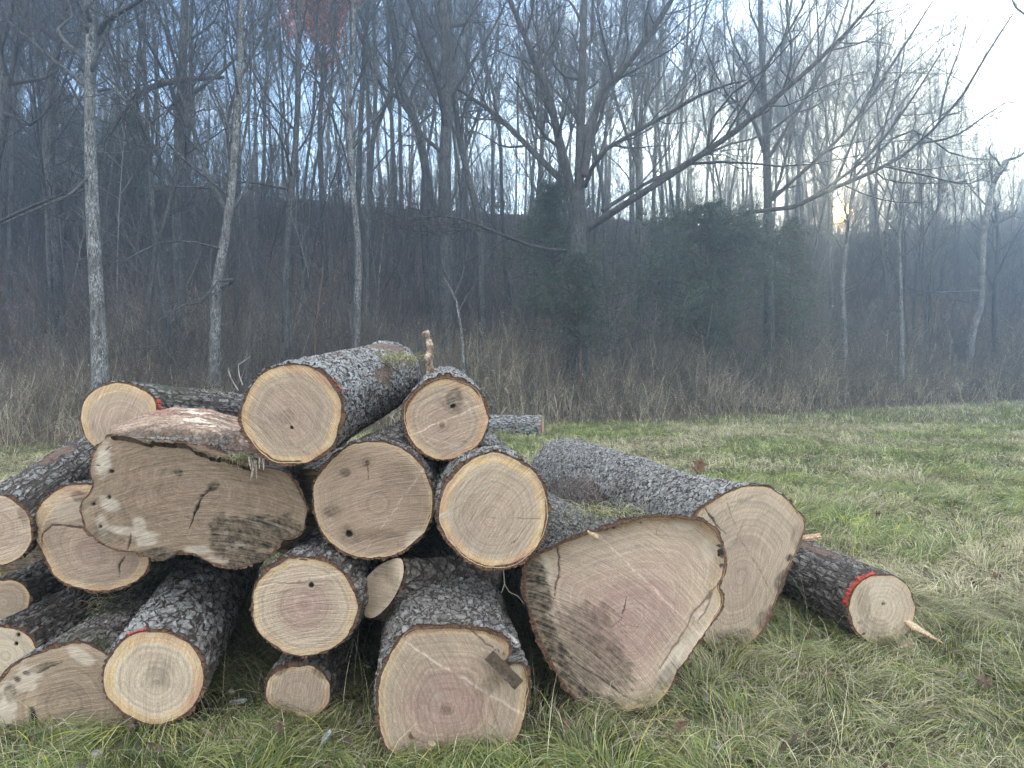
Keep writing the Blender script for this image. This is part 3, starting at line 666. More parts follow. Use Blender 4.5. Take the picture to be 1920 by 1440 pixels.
def far_log():
    a = at(1018, 791, 18.6); ax = np.array([-2.4, 0.35, 0.0]); L = np.linalg.norm(ax); d = ax / L
    r = 0.265; a[2] = height(a[0], a[1]) + r - 0.03
    root = empty('sawn_log', a + ax * 0.5, 'distant pale log lying alone at the edge of the weeds', 'log', 'cut logs in the pile')
    nth, nt = 150, 260
    TH, T = np.meshgrid(np.arange(nth) * 2 * PI / nth, np.linspace(0, L, nt))
    c, s = np.cos(TH), np.sin(TH)
    X = TH / (2 * PI) * 26 + 1.2 * (fbm(c * 4, s * 4, T * 3, 4, 3) - 0.5); Yv = T / 0.24 + 1.6 * (fbm(c * 4, s * 4, T * 3, 8, 3) - 0.5)
    f1, f2, cid = voronoi(X, Yv, 26, 5)
    bh = np.clip(sstep(0.03, 0.3, f2 - f1) * (0.5 + 0.5 * cid), 0, 1)
    R = r * (1 - 0.05 * T / L) + 0.02 * (bh - 0.4)
    u2 = np.array([-d[1], d[0], 0]); v2 = np.array([0, 0, 1.0])
    V = a + T[..., None] * d + R[..., None] * (c[..., None] * u2 + s[..., None] * v2)
    z = np.zeros(nth * nt)
    strp = ((T < 0.03) * 0.6).ravel()
    build('bark', V.reshape(-1, 3), grid_faces(nt, nth)[:, ::-1], M['bark'], root, dict(bh=bh.ravel(), tone=np.clip(cid, 0, 1).ravel(), strip=strp, rim=z, paint=((T < 0.03) * (s < 0.3) * 0.8).ravel(), lichen=0.9 * np.ones(nth * nt), moss=z, furrow=z + 0.5, bco=np.stack([np.mod(TH + PI / 2, 2 * PI) * r / 0.05, T / 0.16, T * 0], -1).reshape(-1, 3), pos=(V - a).reshape(-1, 3)))
    for e, sg in ((a - d * 0.002, 1), (a + ax + d * 0.002, -1)):
        th2 = np.arange(48) * 2 * PI / 48
        cap = np.concatenate([[e], e + (r - 0.012) * (np.cos(th2)[:, None] * u2 + np.sin(th2)[:, None] * v2)])
        j = np.arange(48); f = np.stack([np.zeros(48, int), 1 + j, 1 + (j + 1) % 48], -1)
        o = np.zeros(49)
        build('heartwood', cap, [f[:, ::sg]], M['wood'], root, dict(ring=np.concatenate([[0], np.full(48, r)]), sap=o, dirt_shade=o, pale=o, dark=o, tone=o + 0.4, red=o, brown=o, uvs=cap - e))


far_log()


def adopt(root, o):
    bpy.context.view_layer.update()
    o.parent = root; o.matrix_parent_inverse = root.matrix_world.inverted()


def lump(name, mat, path, radii, parent=None, k=24, rough=0.25, sd=1, col=None, flat=1.0, sub=10, freq=30):
    """a rough stick or slab: a noisy tube along a path, closed at both ends"""
    P = np.asarray(path, float); r = np.asarray(radii, float)
    m = (len(P) - 1) * sub + 1
    tt = np.linspace(0, len(P) - 1, m)
    P = np.stack([np.interp(tt, np.arange(len(r)), P[:, i]) for i in range(3)], -1); r = np.interp(tt, np.arange(len(r)), r)
    r[0] *= 0.15; r[-1] *= 0.15
    V, Q = tubes(P[None], r[None], k)
    cen = np.repeat(P, k, 0)
    dd = V - cen
    dd[:, 2] *= flat
    nz = fbm(V[:, 0] * freq, V[:, 1] * freq, V[:, 2] * freq * 0.6, sd, 4) - 0.5
    V = cen + dd * (1 + 2 * rough * nz)[:, None]
    A = {}
    if col is not None:
        a, b = np.array(col[0]), np.array(col[1])
        w = sstep(0.3, 0.7, fbm(V[:, 0] * 25, V[:, 1] * 25, V[:, 2] * 25, sd + 5, 4))[:, None]
        A = {'col': a * (1 - w) + b * w}
    return build(name, V, Q, mat, parent, A)


# the torn slab along the top of the weathered log
def slab():
    r = LOG['rotten'][0]
    nx, ny = 260, 110
    S, T = np.meshgrid(np.linspace(0, 1, nx), np.linspace(0, 1, ny))
    pxl = np.interp(S[0], [0, 0.2, 0.5, 0.8, 1], [207, 270, 340, 410, 468])
    low = np.interp(S[0], [0, 0.2, 0.5, 0.8, 1], [818, 827, 834, 858, 876])
    hi = np.interp(S[0], [0, 0.2, 0.45, 0.75, 1], [800, 774, 764, 768, 788])
    py = low[None, :] * (1 - T) + hi[None, :] * T
    Yd = 3.374 + 0.66 * T ** 1.2
    P = at(np.broadcast_to(pxl, S.shape) + 3 * (fbm(S * 30, T * 8, s=3) - 0.5), py + 9 * (fbm(S * 14, T * 7, s=5, o=4) - 0.5) * (T < 0.9), Yd)
    tb = sstep(0.46, 0.54, T + 0.22 * (fbm(S * 9, T * 3, s=8, o=4) - 0.5))
    n = fbm(S * 22, T * 20, s=7, o=5)
    P[..., 2] += (0.02 * (n - 0.5)) * (1.6 - tb) + 0.016 * (fbm(S * 5, T * 30, s=29, o=4) - 0.5) - 0.016 * (1 - tb) * np.sin(PI * T)
    P[..., 1] -= 0.02 * (1 - tb) * (n - 0.3)
    back = P.copy(); back[..., 2] -= 0.09; back[..., 1] += 0.10
    V = np.concatenate([P.reshape(-1, 3), back.reshape(-1, 3)])
    g = grid_faces(ny, nx, False)
    e = []
    nv = nx * ny
    b0 = np.arange(nx - 1)
    for row in (0, (ny - 1) * nx): e.append(np.stack([row + b0, row + b0 + 1, row + b0 + 1 + nv, row + b0 + nv], -1))
    c0 = np.arange(ny - 1) * nx
    for c in (0, nx - 1): e.append(np.stack([c0 + c, c0 + c + nx, c0 + c + nx + nv, c0 + c + nv], -1))
    grain = sstep(0.25, 0.75, 0.6 * fbm(S * 6, T * 46, s=9, o=4) + 0.4 * fbm(S * 30, T * 110, s=19, o=3))
    woodc = np.array([0.13, 0.080, 0.058]) * (1 - grain[..., None]) + np.array([0.40, 0.29, 0.21]) * grain[..., None]
    redd = sstep(0.70, 1.0, T)[..., None] * 0.6 * sstep(0.3, 0.6, fbm(S * 6, T * 4, s=14))[..., None]
    woodc = woodc * (1 - redd) + np.array([0.22, 0.10, 0.07]) * redd
    pl = (sstep(0.6, 0.72, fbm(S * 5 + 3, T * 26, s=12, o=3)) * sstep(0.4, 0.6, S))[..., None]
    woodc = woodc * (1 - pl) + np.array([0.62, 0.53, 0.42]) * pl
    barkc = np.array([0.035, 0.026, 0.018]) * (1 - n[..., None]) + np.array([0.19, 0.135, 0.095]) * n[..., None]
    col = (barkc * (1 - tb[..., None]) + woodc * tb[..., None]).reshape(-1, 3)
    build('torn_bark', V, [g] + [np.concatenate(e)], M['chips'], r, {'col': np.concatenate([col, col])})
    for i in range(10):                                     # splinters hanging where the bark tore off
        a = at(random.uniform(462, 500), random.uniform(852, 868), 3.345 - random.uniform(0.0, 0.02))
        b = a + np.array([random.uniform(-0.03, 0.02), random.uniform(-0.02, 0.0), -random.uniform(0.03, 0.085)])
        V, Q = tubes(np.array([[a, (a + b) / 2, b]]), np.array([[0.006, 0.0045, 0.001]]) * random.uniform(0.6, 1.3), 4)
        build('splinter', V, Q, M['chips'], r, {'col': np.tile(np.array([[0.55, 0.46, 0.36]]) * random.uniform(0.6, 1.2), (len(V), 1))})


slab()


# the sawn-off branch of the front log
def stub():
    r, g = LOG['wedge']
    pts = [(684, 1153), (682, 1118), (687, 1085), (712, 1060), (742, 1047), (755, 1052), (756, 1080), (742, 1115), (722, 1142), (700, 1158)]
    O = catmull(pts, 10)
    P0 = at(718, 1103, 3.32); nn = np.array([-0.55, -0.80, 0.25]); nn /= np.linalg.norm(nn)
    d = ray(O[:, 0], O[:, 1]); W = CAM + d * (((P0 - CAM) @ nn) / (d @ nn))[:, None]
    right = np.cross([0, 0, 1.0], nn); right /= np.linalg.norm(right); up = np.cross(nn, right)
    poly = np.stack([(W - P0) @ right, (W - P0) @ up], -1)
    n = 140; tf = np.arange(n) * 2 * PI / n
    Rp = polar(poly, np.zeros(2), tf)
    nr = 30; fr = np.linspace(0.01, 1, nr)[:, None]
    x = fr * Rp * np.cos(tf); y = fr * Rp * np.sin(tf)
    V = P0 + x[..., None] * right + y[..., None] * up + 0.002 * fbm(x * 30, y * 30, s=4)[..., None] * nn
    z = np.zeros(nr * n); f_ = np.broadcast_to(fr, x.shape)
    st = build('branch_stub', np.zeros((3, 3)), np.array([[0, 1, 2]]), M['bark'], r)
    # collar of bark running into the trunk
    m = 40; tt = np.linspace(0, 1, m)[:, None]
    into = np.array([0.33, 0.42, -0.16])
    rad = Rp * (1.03 + 0.9 * tt ** 1.6) * (1 + 0.10 * (fbm(np.cos(tf) * 4 + 0 * tt, np.sin(tf) * 4 + 0 * tt, tt * 5, 3, 3) - 0.5))
    Vb = P0 + 0.003 * -nn + tt[..., None] * into + rad[..., None] * (np.cos(tf)[:, None] * right + np.sin(tf)[:, None] * up)
    f1, f2, cid = voronoi(np.broadcast_to(tf / (2 * PI) * 26, (m, n)) + 2.2 * fbm(tt * 6 + 0 * tf, tf * 3 + 0 * tt, s=3), tt * 13 + 2.0 * fbm(tt * 7 + 4, tf * 4 + 0 * tt, s=6), 26, 9)
    bh = np.clip(sstep(0.0, 0.42, f2 - f1) * (0.25 + 0.5 * cid), 0, 1)
    Vb = Vb + 0.014 * (bh - 0.3)[..., None] * (np.cos(tf)[:, None] * right + np.sin(tf)[:, None] * up)
    me = st.data
    o = build('branch_stub', Vb.reshape(-1, 3), grid_faces(m, n)[:, ::-1], M['bark'], r, dict(bh=bh.ravel(), tone=cid.ravel() * 0.5, strip=np.zeros(m * n), rim=(sstep(0.05, 0.0, tt) + 0 * tf).ravel(), paint=np.zeros(m * n), lichen=np.full(m * n, 0.05), moss=np.zeros(m * n), furrow=np.full(m * n, 0.5), bco=np.stack([np.broadcast_to(np.mod(tf + PI / 2, 2 * PI) * 0.1 / 0.04, (m, n)), np.broadcast_to(tt * 0.55 / 0.05, (m, n)), np.zeros((m, n))], -1).reshape(-1, 3), pos=(Vb - P0).reshape(-1, 3)))
    bpy.data.objects.remove(st); bpy.data.meshes.remove(me)
    o.name = 'branch_stub'
    pale = (0.5 * sstep(0.75, 0.95, f_)).ravel()
    cut = build('end_grain', V.reshape(-1, 3), grid_faces(nr, n), M['wood'], o, dict(ring=(f_ * 0.09).ravel() + 3, sap=0.5 * sstep(0.8, 0.9, f_).ravel(), dirt_shade=0.5 * sstep(0.45, 0.75, fbm(x * 12, y * 12, s=9)).ravel(), pale=pale, dark=z, red=z, brown=z + 0.2, tone=z + 0.4, uvs=np.stack([x, y, x * 0], -1).reshape(-1, 3)))


stub()


def slab_box(name, label, cat, P, ax, up_, l, w, h, col, sd):
    """a rough wooden block: a finely divided, slightly noisy box"""
    ax = np.asarray(ax, float); ax /= np.linalg.norm(ax); up_ = np.asarray(up_, float); up_ -= ax * (ax @ up_); up_ /= np.linalg.norm(up_)
    sd_ = np.cross(ax, up_)
    k = 28; t = np.linspace(0, 1, k)
    n = 32; th = np.arange(n) * 2 * PI / n
    q = np.maximum(np.abs(np.cos(th)), np.abs(np.sin(th)))
    cx, cy = np.cos(th) / q, np.sin(th) / q
    t2 = np.concatenate([[0, 0], t, [1, 1]]); k2 = np.concatenate([[0.02, 0.6], np.full(k, 1.0), [0.6, 0.02]])
    V = P + ((t2 - 0.5) * l)[:, None, None] * ax + (k2[:, None] * cx * w / 2)[..., None] * sd_ + (k2[:, None] * cy * h / 2)[..., None] * up_
    V = V.reshape(-1, 3)
    V = V + 0.006 * (np.stack([fbm(V[:, 0] * 40, V[:, 1] * 40, V[:, 2] * 40, sd + i, 3) for i in range(3)], -1) - 0.5)
    g = fbm((V - P) @ sd_ * 90, (V - P) @ ax * 12, (V - P) @ up_ * 90, sd, 3)[:, None]
    c = np.array(col[0]) * (1 - g) + np.array(col[1]) * g
    return tag(build(name, V, grid_faces(len(t2), n), M['chips'], None, {'col': c}, smooth=False), label, cat)


wp = at(945, 1256, 2.955)
slab_box('wooden_wedge', 'dark weathered wooden wedge stuck in the notch of the wide front log', 'wedge', wp, at(973, 1284, 2.95) - at(917, 1228, 2.95), np.array([0.15, -1.0, 0.2]), 0.152, 0.046, 0.05, [(0.035, 0.025, 0.018), (0.13, 0.095, 0.065)], 5)

# broken branch standing behind the knot-hole log
lump('broken_branch', M['chips'], [at(806, 735, 4.3), at(806, 690, 4.3), at(803, 672, 4.28), at(808, 652, 4.3), at(803, 636, 4.32), at(797, 622, 4.3)], [0.021, 0.02, 0.018, 0.017, 0.018, 0.02], k=40, rough=0.85, sd=3, col=[(0.16, 0.10, 0.07), (0.52, 0.41, 0.31)], sub=26, freq=70)
tag(bpy.data.objects['broken_branch'], 'short broken branch with shaggy tan bark sticking up behind the knot-hole log', 'branch')
# splinter at the right-hand log
sp_ = lump('splinter', M['chips'], [at(1700, 1165, 4.22), at(1722, 1180, 4.12), at(1745, 1193, 4.05), at(1768, 1206, 4.0)], [0.028, 0.026, 0.016, 0.004], LOG['right'][0], k=14, rough=0.3, sd=8, col=[(0.33, 0.21, 0.12), (0.55, 0.41, 0.27)], flat=0.5)


def bark_flake(px, py, Y, l, w, ang, label, col, sd, name='bark_flake', cat='bark', dz=None, tiltv=0.3):
    P = at(px, py, Y)
    if dz is not None: P[2] = height(P[0], P[1]) + dz
    nx, ny = 26, 12
    S, T = np.meshgrid(np.linspace(-1, 1, nx), np.linspace(-1, 1, ny))
    ed = 1 - 0.35 * np.abs(S) ** 3 + 0.25 * (fbm(S * 3, T * 0, s=sd, o=3) - 0.5)
    ca, sa = math.cos(ang), math.sin(ang)
    a = S * l / 2 * (1 + 0.12 * (fbm(T * 3, T * 0 + 4, s=sd + 2) - 0.5)); b = T * w / 2 * ed
    zz = 0.25 * w * (1 - T * T) + 0.008 * (fbm(S * 6, T * 4, s=sd + 4, o=3) - 0.5) + tiltv * a
    top = np.stack([P[0] + a * ca - b * sa, P[1] + a * sa + b * ca, P[2] + zz], -1).reshape(-1, 3)
    bot = top - np.array([0, 0, 0.009])
    nv = nx * ny; g = grid_faces(ny, nx, False)
    ed_i = np.concatenate([np.arange(nx), np.arange(1, ny) * nx + nx - 1, (ny - 1) * nx + np.arange(nx - 2, -1, -1), np.arange(ny - 2, 0, -1) * nx])
    en = np.roll(ed_i, -1)
    side = np.stack([ed_i, en, en + nv, ed_i + nv], -1)
    n = fbm(S * 9, T * 5, s=sd + 6, o=4).reshape(-1, 1)
    c = np.array(col[0]) * (1 - n) + np.array(col[1]) * n
    return tag(build(name, np.concatenate([top, bot]), [g, g[:, ::-1] + nv, side], M['chips'], None, {'col': np.concatenate([c, c])}), label, cat)


bark_flake(447, 1304, 3.35, 0.10, 0.03, -0.5, 'grey bark flake in the grass left of the smallest log', [(0.1, 0.09, 0.085), (0.42, 0.42, 0.41)], 3, dz=0.06)
bark_flake(612, 1385, 3.02, 0.055, 0.022, 1.2, 'bluish bark flake in the grass before the smallest log', [(0.16, 0.18, 0.18), (0.38, 0.42, 0.43)], 5, dz=0.07)
bark_flake(1513, 1008, 4.42, 0.16, 0.06, 0.15, 'torn orange bark flake lying on top of the dark right-hand log', [(0.22, 0.11, 0.06), (0.62, 0.42, 0.3)], 7, tiltv=0.1)
bark_flake(625, 682, 3.75, 0.20, 0.045, 1.1, 'reddish loose bark strip lying on the topmost log', [(0.16, 0.09, 0.06), (0.42, 0.25, 0.17)], 9, tiltv=0.05)
bark_flake(955, 1193, 3.1, 0.10, 0.026, -0.7, 'silver curled bark flake above the notch of the wide front log', [(0.25, 0.14, 0.1), (0.55, 0.56, 0.56)], 11, tiltv=-0.45)


def oak_leaf(px, py, Y, size, label, col, ang=0.0, lean=0.2, dz=None, lobes=4):
    P = at(px, py, Y)
    if dz is not None: P[2] = height(P[0], P[1]) + dz
    n = 90; t = np.linspace(0, 1, n)
    wd = 0.44 * np.sin(PI * t ** 0.85) ** 0.6 * (0.60 + 0.40 * np.cos(t * 2 * PI * (lobes - 0.5) + 0.9 + 0.6 * t)) + 0.01
    wd[0] = wd[-1] = 0.012
    k = np.linspace(-1, 1, 9)
    A = (t[:, None] + 0.22 * np.abs(k) * np.sin(PI * t)[:, None]) * size; B = wd[:, None] * k * size
    zz = 0.10 * size * np.sin(t * 3.2)[:, None] + 0.16 * size * np.abs(k) ** 1.5 * (0.6 + 0.5 * np.sin(t * 9))[:, None]
    ca, sa = math.cos(ang), math.sin(ang); cl, sl = math.cos(lean), math.sin(lean)
    x = B * ca + A * sa * cl; y = zz * 0.9 - A * sl * 0.5; z = -B * sa + A * ca
    V = np.stack([P[0] + x, P[1] + y, P[2] + z], -1).reshape(-1, 3)
    c = np.array(col)[None, :] * (0.7 + 0.6 * fbm(A * 60, B * 60, s=2).reshape(-1, 1))
    o = build('fallen_leaf', np.concatenate([V, V + np.array([0, 0.0012, 0])]), [grid_faces(n, 9, False), grid_faces(n, 9, False)[:, ::-1] + len(V)], M['leaf'], None, {'col': np.concatenate([c, c])})
    return tag(o, label, 'leaf')


oak_leaf(1308, 893, 5.0, 0.12, 'brown lobed leaf standing up on top of the long pale barked log', (0.25, 0.150, 0.095), 0.2, 0.3)
oak_leaf(1122, 1010, 3.36, 0.06, 'cream curled leaf caught on the upper rim of the triangular butt log', (0.60, 0.46, 0.28), -1.0, 0.2, lobes=1)
for (x, y, s, a, l, c) in [(1690, 1262, 0.08, 1.2, 'pale tan curled leaf in the grass below the dark right-hand log', (0.42, 0.33, 0.22)), (1830, 1325, 0.085, 1.9, 'long brown leaf in the grass near the right edge, lowest on the right', (0.20, 0.14, 0.10)),
                           (1640, 985, 0.07, 1.5, 'small rust leaf on the grass beyond the dark right-hand log', (0.17, 0.10, 0.07)), (1273, 1436, 0.07, 0.1, 'pinkish brown leaf standing in the grass at the bottom edge', (0.27, 0.185, 0.13)),
                           (520, 1432, 0.06, 0.3, 'brown leaf in the grass below the smallest log', (0.21, 0.150, 0.10)), (1860, 1112, 0.07, 1.4, 'brown leaf lying on the grass at middle right', (0.21, 0.150, 0.10))]:
    Yl = 1.5 * F / (y - 700)
    oak_leaf(x, y, Yl, s, l, c, a, 0.6, dz=0.11)


def thin_twig(name, label, paths, r, col, sd):
    s = Soup()
    for p in paths:
        P = np.array(p)[None]; m = P.shape[1]
        V, Q = tubes(P, np.linspace(r, r * 0.4, m)[None], 5)
        s.add(V, Q, np.tile(np.array([col]), (len(V), 1)))
    return tag(s.obj(name, M['weeds']), label, 'twig')


thin_twig('twig', 'pale forked twig rising left of the topmost log', [[at(447, 732, 3.7), at(434, 712, 3.72), at(428, 690, 3.75)], [at(437, 716, 3.72), at(430, 704, 3.7), at(427, 694, 3.7)], [at(455, 722, 3.7), at(448, 702, 3.72), at(447, 684, 3.75), at(470, 668, 3.8)]], 0.0032, (0.36, 0.32, 0.29), 1)
thin_twig('twig', 'thin root dangling below the orange ringed log', [[at(944, 1070, 3.3), at(946, 1096, 3.3), at(955, 1110, 3.32), at(972, 1118, 3.34), at(982, 1132, 3.36)], [at(946, 1095, 3.3), at(940, 1112, 3.3)]], 0.0025, (0.42, 0.36, 0.27), 2)
thin_twig('twig', 'thin stem lying along the orange ringed log', [[at(885, 845, 3.4), at(915, 842, 3.4), at(950, 838, 3.4)]], 0.004, (0.40, 0.38, 0.34), 2)


# ------------------------------------------------------------------ grass
GREEN = np.array([[0.128, 0.176, 0.050], [0.200, 0.250, 0.070], [0.280, 0.312, 0.096], [0.150, 0.205, 0.078]])
STRAW = np.array([[0.54, 0.475, 0.290], [0.66, 0.59, 0.385], [0.43, 0.375, 0.220], [0.33, 0.285, 0.165]])


def blades(x, y, z, L, W, lean, ang, col, rng, seg=3):
    n = len(x)
    d = np.stack([np.cos(ang), np.sin(ang), np.zeros(n)], -1); sd = np.stack([-np.sin(ang), np.cos(ang), np.zeros(n)], -1)
    tw = rng.uniform(-0.9, 0.9, n)[:, None]
    sd = sd * np.cos(tw) + np.array([0, 0, 1.0]) * np.sin(tw) * 0.5
    p = np.stack([x, y, z], -1); pts = [p]
    a = lean * 0.35
    for i in range(seg):
        p = p + (L / seg)[:, None] * (d * np.sin(a)[:, None] + np.array([0, 0, 1.0]) * np.cos(a)[:, None]); pts.append(p)
        a = np.minimum(a + lean * 0.55, 1.85)
    V = []
    for i, q in enumerate(pts):
        w = W * (1 - (i / seg) ** 1.5 * 0.92)
        V += [q - sd * w[:, None] / 2, q + sd * w[:, None] / 2]
    V = np.stack(V, 1)
    V[:, :, 2] = np.maximum(V[:, :, 2], z[:, None] + 0.004)
    m = 2 * (seg + 1)
    b = (np.arange(n) * m)[:, None]
    Q = np.concatenate([np.stack([b[:, 0] + 2 * i, b[:, 0] + 2 * i + 1, b[:, 0] + 2 * i + 3, b[:, 0] + 2 * i + 2], -1) for i in range(seg)])
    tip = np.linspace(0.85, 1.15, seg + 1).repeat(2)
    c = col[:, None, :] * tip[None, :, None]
    return V.reshape(-1, 3), Q, c.reshape(-1, 3)


def scatter(n, y0, y1, rng, pw=1.0, margin=1.15):
    y = (rng.uniform(0, 1, n) * (y1 ** (pw + 1) - y0 ** (pw + 1)) + y0 ** (pw + 1)) ** (1 / (pw + 1))
    return rng.uniform(-0.667 * margin, 0.667 * margin, n) * y + rng.uniform(-0.6, 0.6, n), y


def make_grass():
    rng = np.random.default_rng(5)
    s = Soup()
    for (n, y0, y1, l0, l1, w0, w1, seg) in [(95000, 1.9, 5.2, 0.08, 0.30, 0.0022, 0.0050, 4), (130000, 5.0, 11, 0.09, 0.28, 0.004, 0.009, 3), (110000, 10.5, 22, 0.10, 0.26, 0.008, 0.016, 3), (60000, 21, 44, 0.12, 0.30, 0.014, 0.028, 2)]:
        x, y = scatter(n, y0, y1, rng)
        # tufts: pull the blades towards random centres
        cx = np.round(x / 0.24 + rng.normal(0, 0.3, n)) * 0.24; cy = np.round(y / 0.24 + rng.normal(0, 0.3, n)) * 0.24
        k = rng.uniform(0.0, 0.8, n)
        jx, jy = _h(cx * 50, cy * 50, cx * 0, 3) - 0.5, _h(cx * 50, cy * 50, cx * 0, 4) - 0.5
        x = x * (1 - k) + (cx + jx * 0.15) * k; y = y * (1 - k) + (cy + jy * 0.15) * k
        keep = beyond(x, y) < rng.normal(0.1, 0.5, n)
        x, y, jx, jy = x[keep], y[keep], jx[keep], jy[keep]; n = len(x)
        z = height(x, y) - 0.012
        flow = 2 * PI * fbm(x * 1.1, y * 1.1, s=31, o=3) * 2.2 - 1.2
        ang = flow + 2.4 * jx + rng.normal(0, 0.45, n)
        up = sstep(0.45, 0.7, fbm(x * 1.3, y * 1.3, s=41, o=3))
        lean = np.clip(rng.normal(1.5, 0.25, n) - 0.6 * up * rng.uniform(0, 1, n), 0.2, 1.9)
        L = rng.uniform(l0, l1, n) * (0.75 + 0.6 * fbm(x * 0.9, y * 0.9, s=51, o=3))
        W = rng.uniform(w0, w1, n)
        pst = fbm(x * 0.55, y * 0.55, s=61, o=4) * 0.85 + 0.15 * fbm(x * 4, y * 4, s=63, o=2)
        ps = np.clip(0.52 + 2.8 * (pst - 0.5), 0.14, 0.94)
        st = rng.uniform(0, 1, n) < ps
        g = GREEN[rng.integers(0, 4, n)] * rng.uniform(0.7, 1.35, (n, 1)) * (0.78 + 0.62 * (jy + 0.5))[:, None]; w_ = STRAW[rng.integers(0, 4, n)] * rng.uniform(0.65, 1.2, (n, 1))
        yel = (rng.uniform(0, 1, n) < 0.12)[:, None]
        g = np.where(yel, g * np.array([2.0, 1.55, 0.9]), g)
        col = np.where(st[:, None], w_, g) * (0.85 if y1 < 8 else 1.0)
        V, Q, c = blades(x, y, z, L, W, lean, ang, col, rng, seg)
        s.add(V, Q, c)
    # tall dry stalks in front
    x, y = scatter(1500, 2.1, 7, rng); z = height(x, y) - 0.01; n = len(x)
    V, Q, c = blades(x, y, z, rng.uniform(0.2, 0.42, n), np.full(n, 0.0026), rng.uniform(0.2, 1.1, n), rng.uniform(0, 6.28, n), STRAW[rng.integers(0, 2, n)] * 1.15, rng, 4)
    s.add(V, Q, c)
    tag(s.obj('grass', M['grass'], smooth=False), 'matted green and straw coloured grass of the meadow', 'grass', kind='stuff')


make_grass()


def make_debris():
    """scraps of dead leaf and bark lying through the grass, thickest round the pile"""
    rng = np.random.default_rng(15)
    n = 2600
    x, y = scatter(n, 2.2, 20, rng, 0.6)
    x[:900] = rng.normal(-0.4, 1.5, 900); y[:900] = rng.normal(3.6, 0.8, 900)
    ok = (y > 2.1) & (beyond(x, y) < 0); x, y = x[ok], y[ok]; n = len(x)
    b = np.stack([x, y, height(x, y) + rng.uniform(0.02, 0.10, n)], -1)
    d = rng.normal(0, 1, (n, 3)); d[:, 2] *= 0.5; d /= np.linalg.norm(d, axis=1, keepdims=True); e = np.cross(d, rng.normal(0, 1, (n, 3))); e /= np.linalg.norm(e, axis=1, keepdims=True)
    L = rng.uniform(0.015, 0.05, (n, 1)); wd = rng.uniform(0.15, 0.45, (n, 1))
    k = np.cross(d, e) * L * 0.15
    V = np.stack([b, b + d * L * 0.35 + e * L * wd + k, b + d * L * 0.75 + e * L * wd * 0.7, b + d * L, b + d * L * 0.6 - e * L * wd + k, b + d * L * 0.25 - e * L * wd * 0.8], 1).reshape(-1, 3)
    i = np.arange(n)[:, None] * 6
    Q = np.concatenate([i + np.array([[0, 1, 2, 5]]), i + np.array([[5, 2, 3, 4]])])
    pal = np.array([[0.19, 0.125, 0.085], [0.12, 0.085, 0.065], [0.34, 0.26, 0.18], [0.26, 0.23, 0.20]])
    tag(build('ground_debris', V, Q, M['leaf'], None, {'col': np.repeat(pal[rng.choice(4, n, p=[.4, .3, .15, .15])] * rng.uniform(.7, 1.3, (n, 1)), 6, 0)}, smooth=False),
        'scraps of dead leaf and bark scattered through the grass', 'debris', kind='stuff')


make_debris()


def grass_tuft(px, py, Y, n, l, label, sd, spread=0.06, droop=1.2):
    rng = np.random.default_rng(sd)
    P = at(px, py, Y)
    x = P[0] + rng.normal(0, spread, n); y = P[1] + rng.normal(0, spread, n); z = np.full(n, P[2]) - np.abs(rng.normal(0, 0.01, n)) - 0.01
    col = np.where((rng.uniform(0, 1, n) < 0.65)[:, None], STRAW[rng.integers(0, 4, n)], GREEN[rng.integers(0, 4, n)] * 1.2)
    d = np.clip(rng.normal(droop, 0.3, n), 0.3, 2)
    ang = rng.uniform(0, 6.28, n)
    dv = np.stack([np.cos(ang), np.sin(ang), np.zeros(n)], -1)
    p = np.stack([x, y, z], -1); a = d * 0.5; pts = [p]; L = rng.uniform(0.4, 1, n) * l
    for i in range(4):
        p = p + (L / 4)[:, None] * (dv * np.sin(a)[:, None] + np.array([0, 0, 1.0]) * np.cos(a)[:, None]); pts.append(p); a = a + d * 0.45
    V, Q = tubes(np.stack(pts, 1), np.tile(np.linspace(0.0016, 0.0006, 5), (n, 1)), 3)
    tag(build('grass_tuft', V, Q, M['grass'], None, {'col': np.repeat(col, 15, 0)}), label, 'grass')


grass_tuft(742, 670, 4.35, 130, 0.20, 'dry grass tuft draped over the far part of the topmost log', 3, 0.06, 1.7)
grass_tuft(384, 738, 4.9, 90, 0.16, 'dry grass tuft hanging on the log at the upper back', 4, 0.05, 1.8)
grass_tuft(928, 815, 4.9, 90, 0.20, 'yellowish grass tuft on the back of the orange ringed log', 5, 0.06, 1.5)
grass_tuft(225, 1125, 3.9, 90, 0.20, 'dry grass wisp on the mossy bark left of the silver barked front log', 6, 0.08, 1.5)
grass_tuft(452, 850, 3.34, 60, 0.10, 'green grass wisp and roots stuck in the torn bark of the lumpy log', 7, 0.03, 2.0)
grass_tuft(1140, 958, 3.75, 120, 0.22, 'flattened grass lying on top of the triangular butt log', 8, 0.09, 1.6)

# ------------------------------------------------------------------ weeds and undergrowth
def stems(x, y, z, H, r, rng, tiltv=0.22, m=4):
    n = len(x)
    ang = rng.uniform(0, 6.28, n); t = np.abs(rng.normal(0, tiltv, n))
    d = np.stack([np.cos(ang) * np.sin(t), np.sin(ang) * np.sin(t), np.cos(t)], -1)
    b = rng.normal(0, 0.16, (n, 3)); b[:, 2] *= 0.3
    u = np.linspace(0, 1, m)
    P = np.stack([x, y, z], -1)[:, None, :] + (u[None, :, None] * d[:, None, :] + (u * u)[None, :, None] * b[:, None, :]) * H[:, None, None]
    return P, r[:, None] * np.linspace(1, 0.45, m)[None, :]


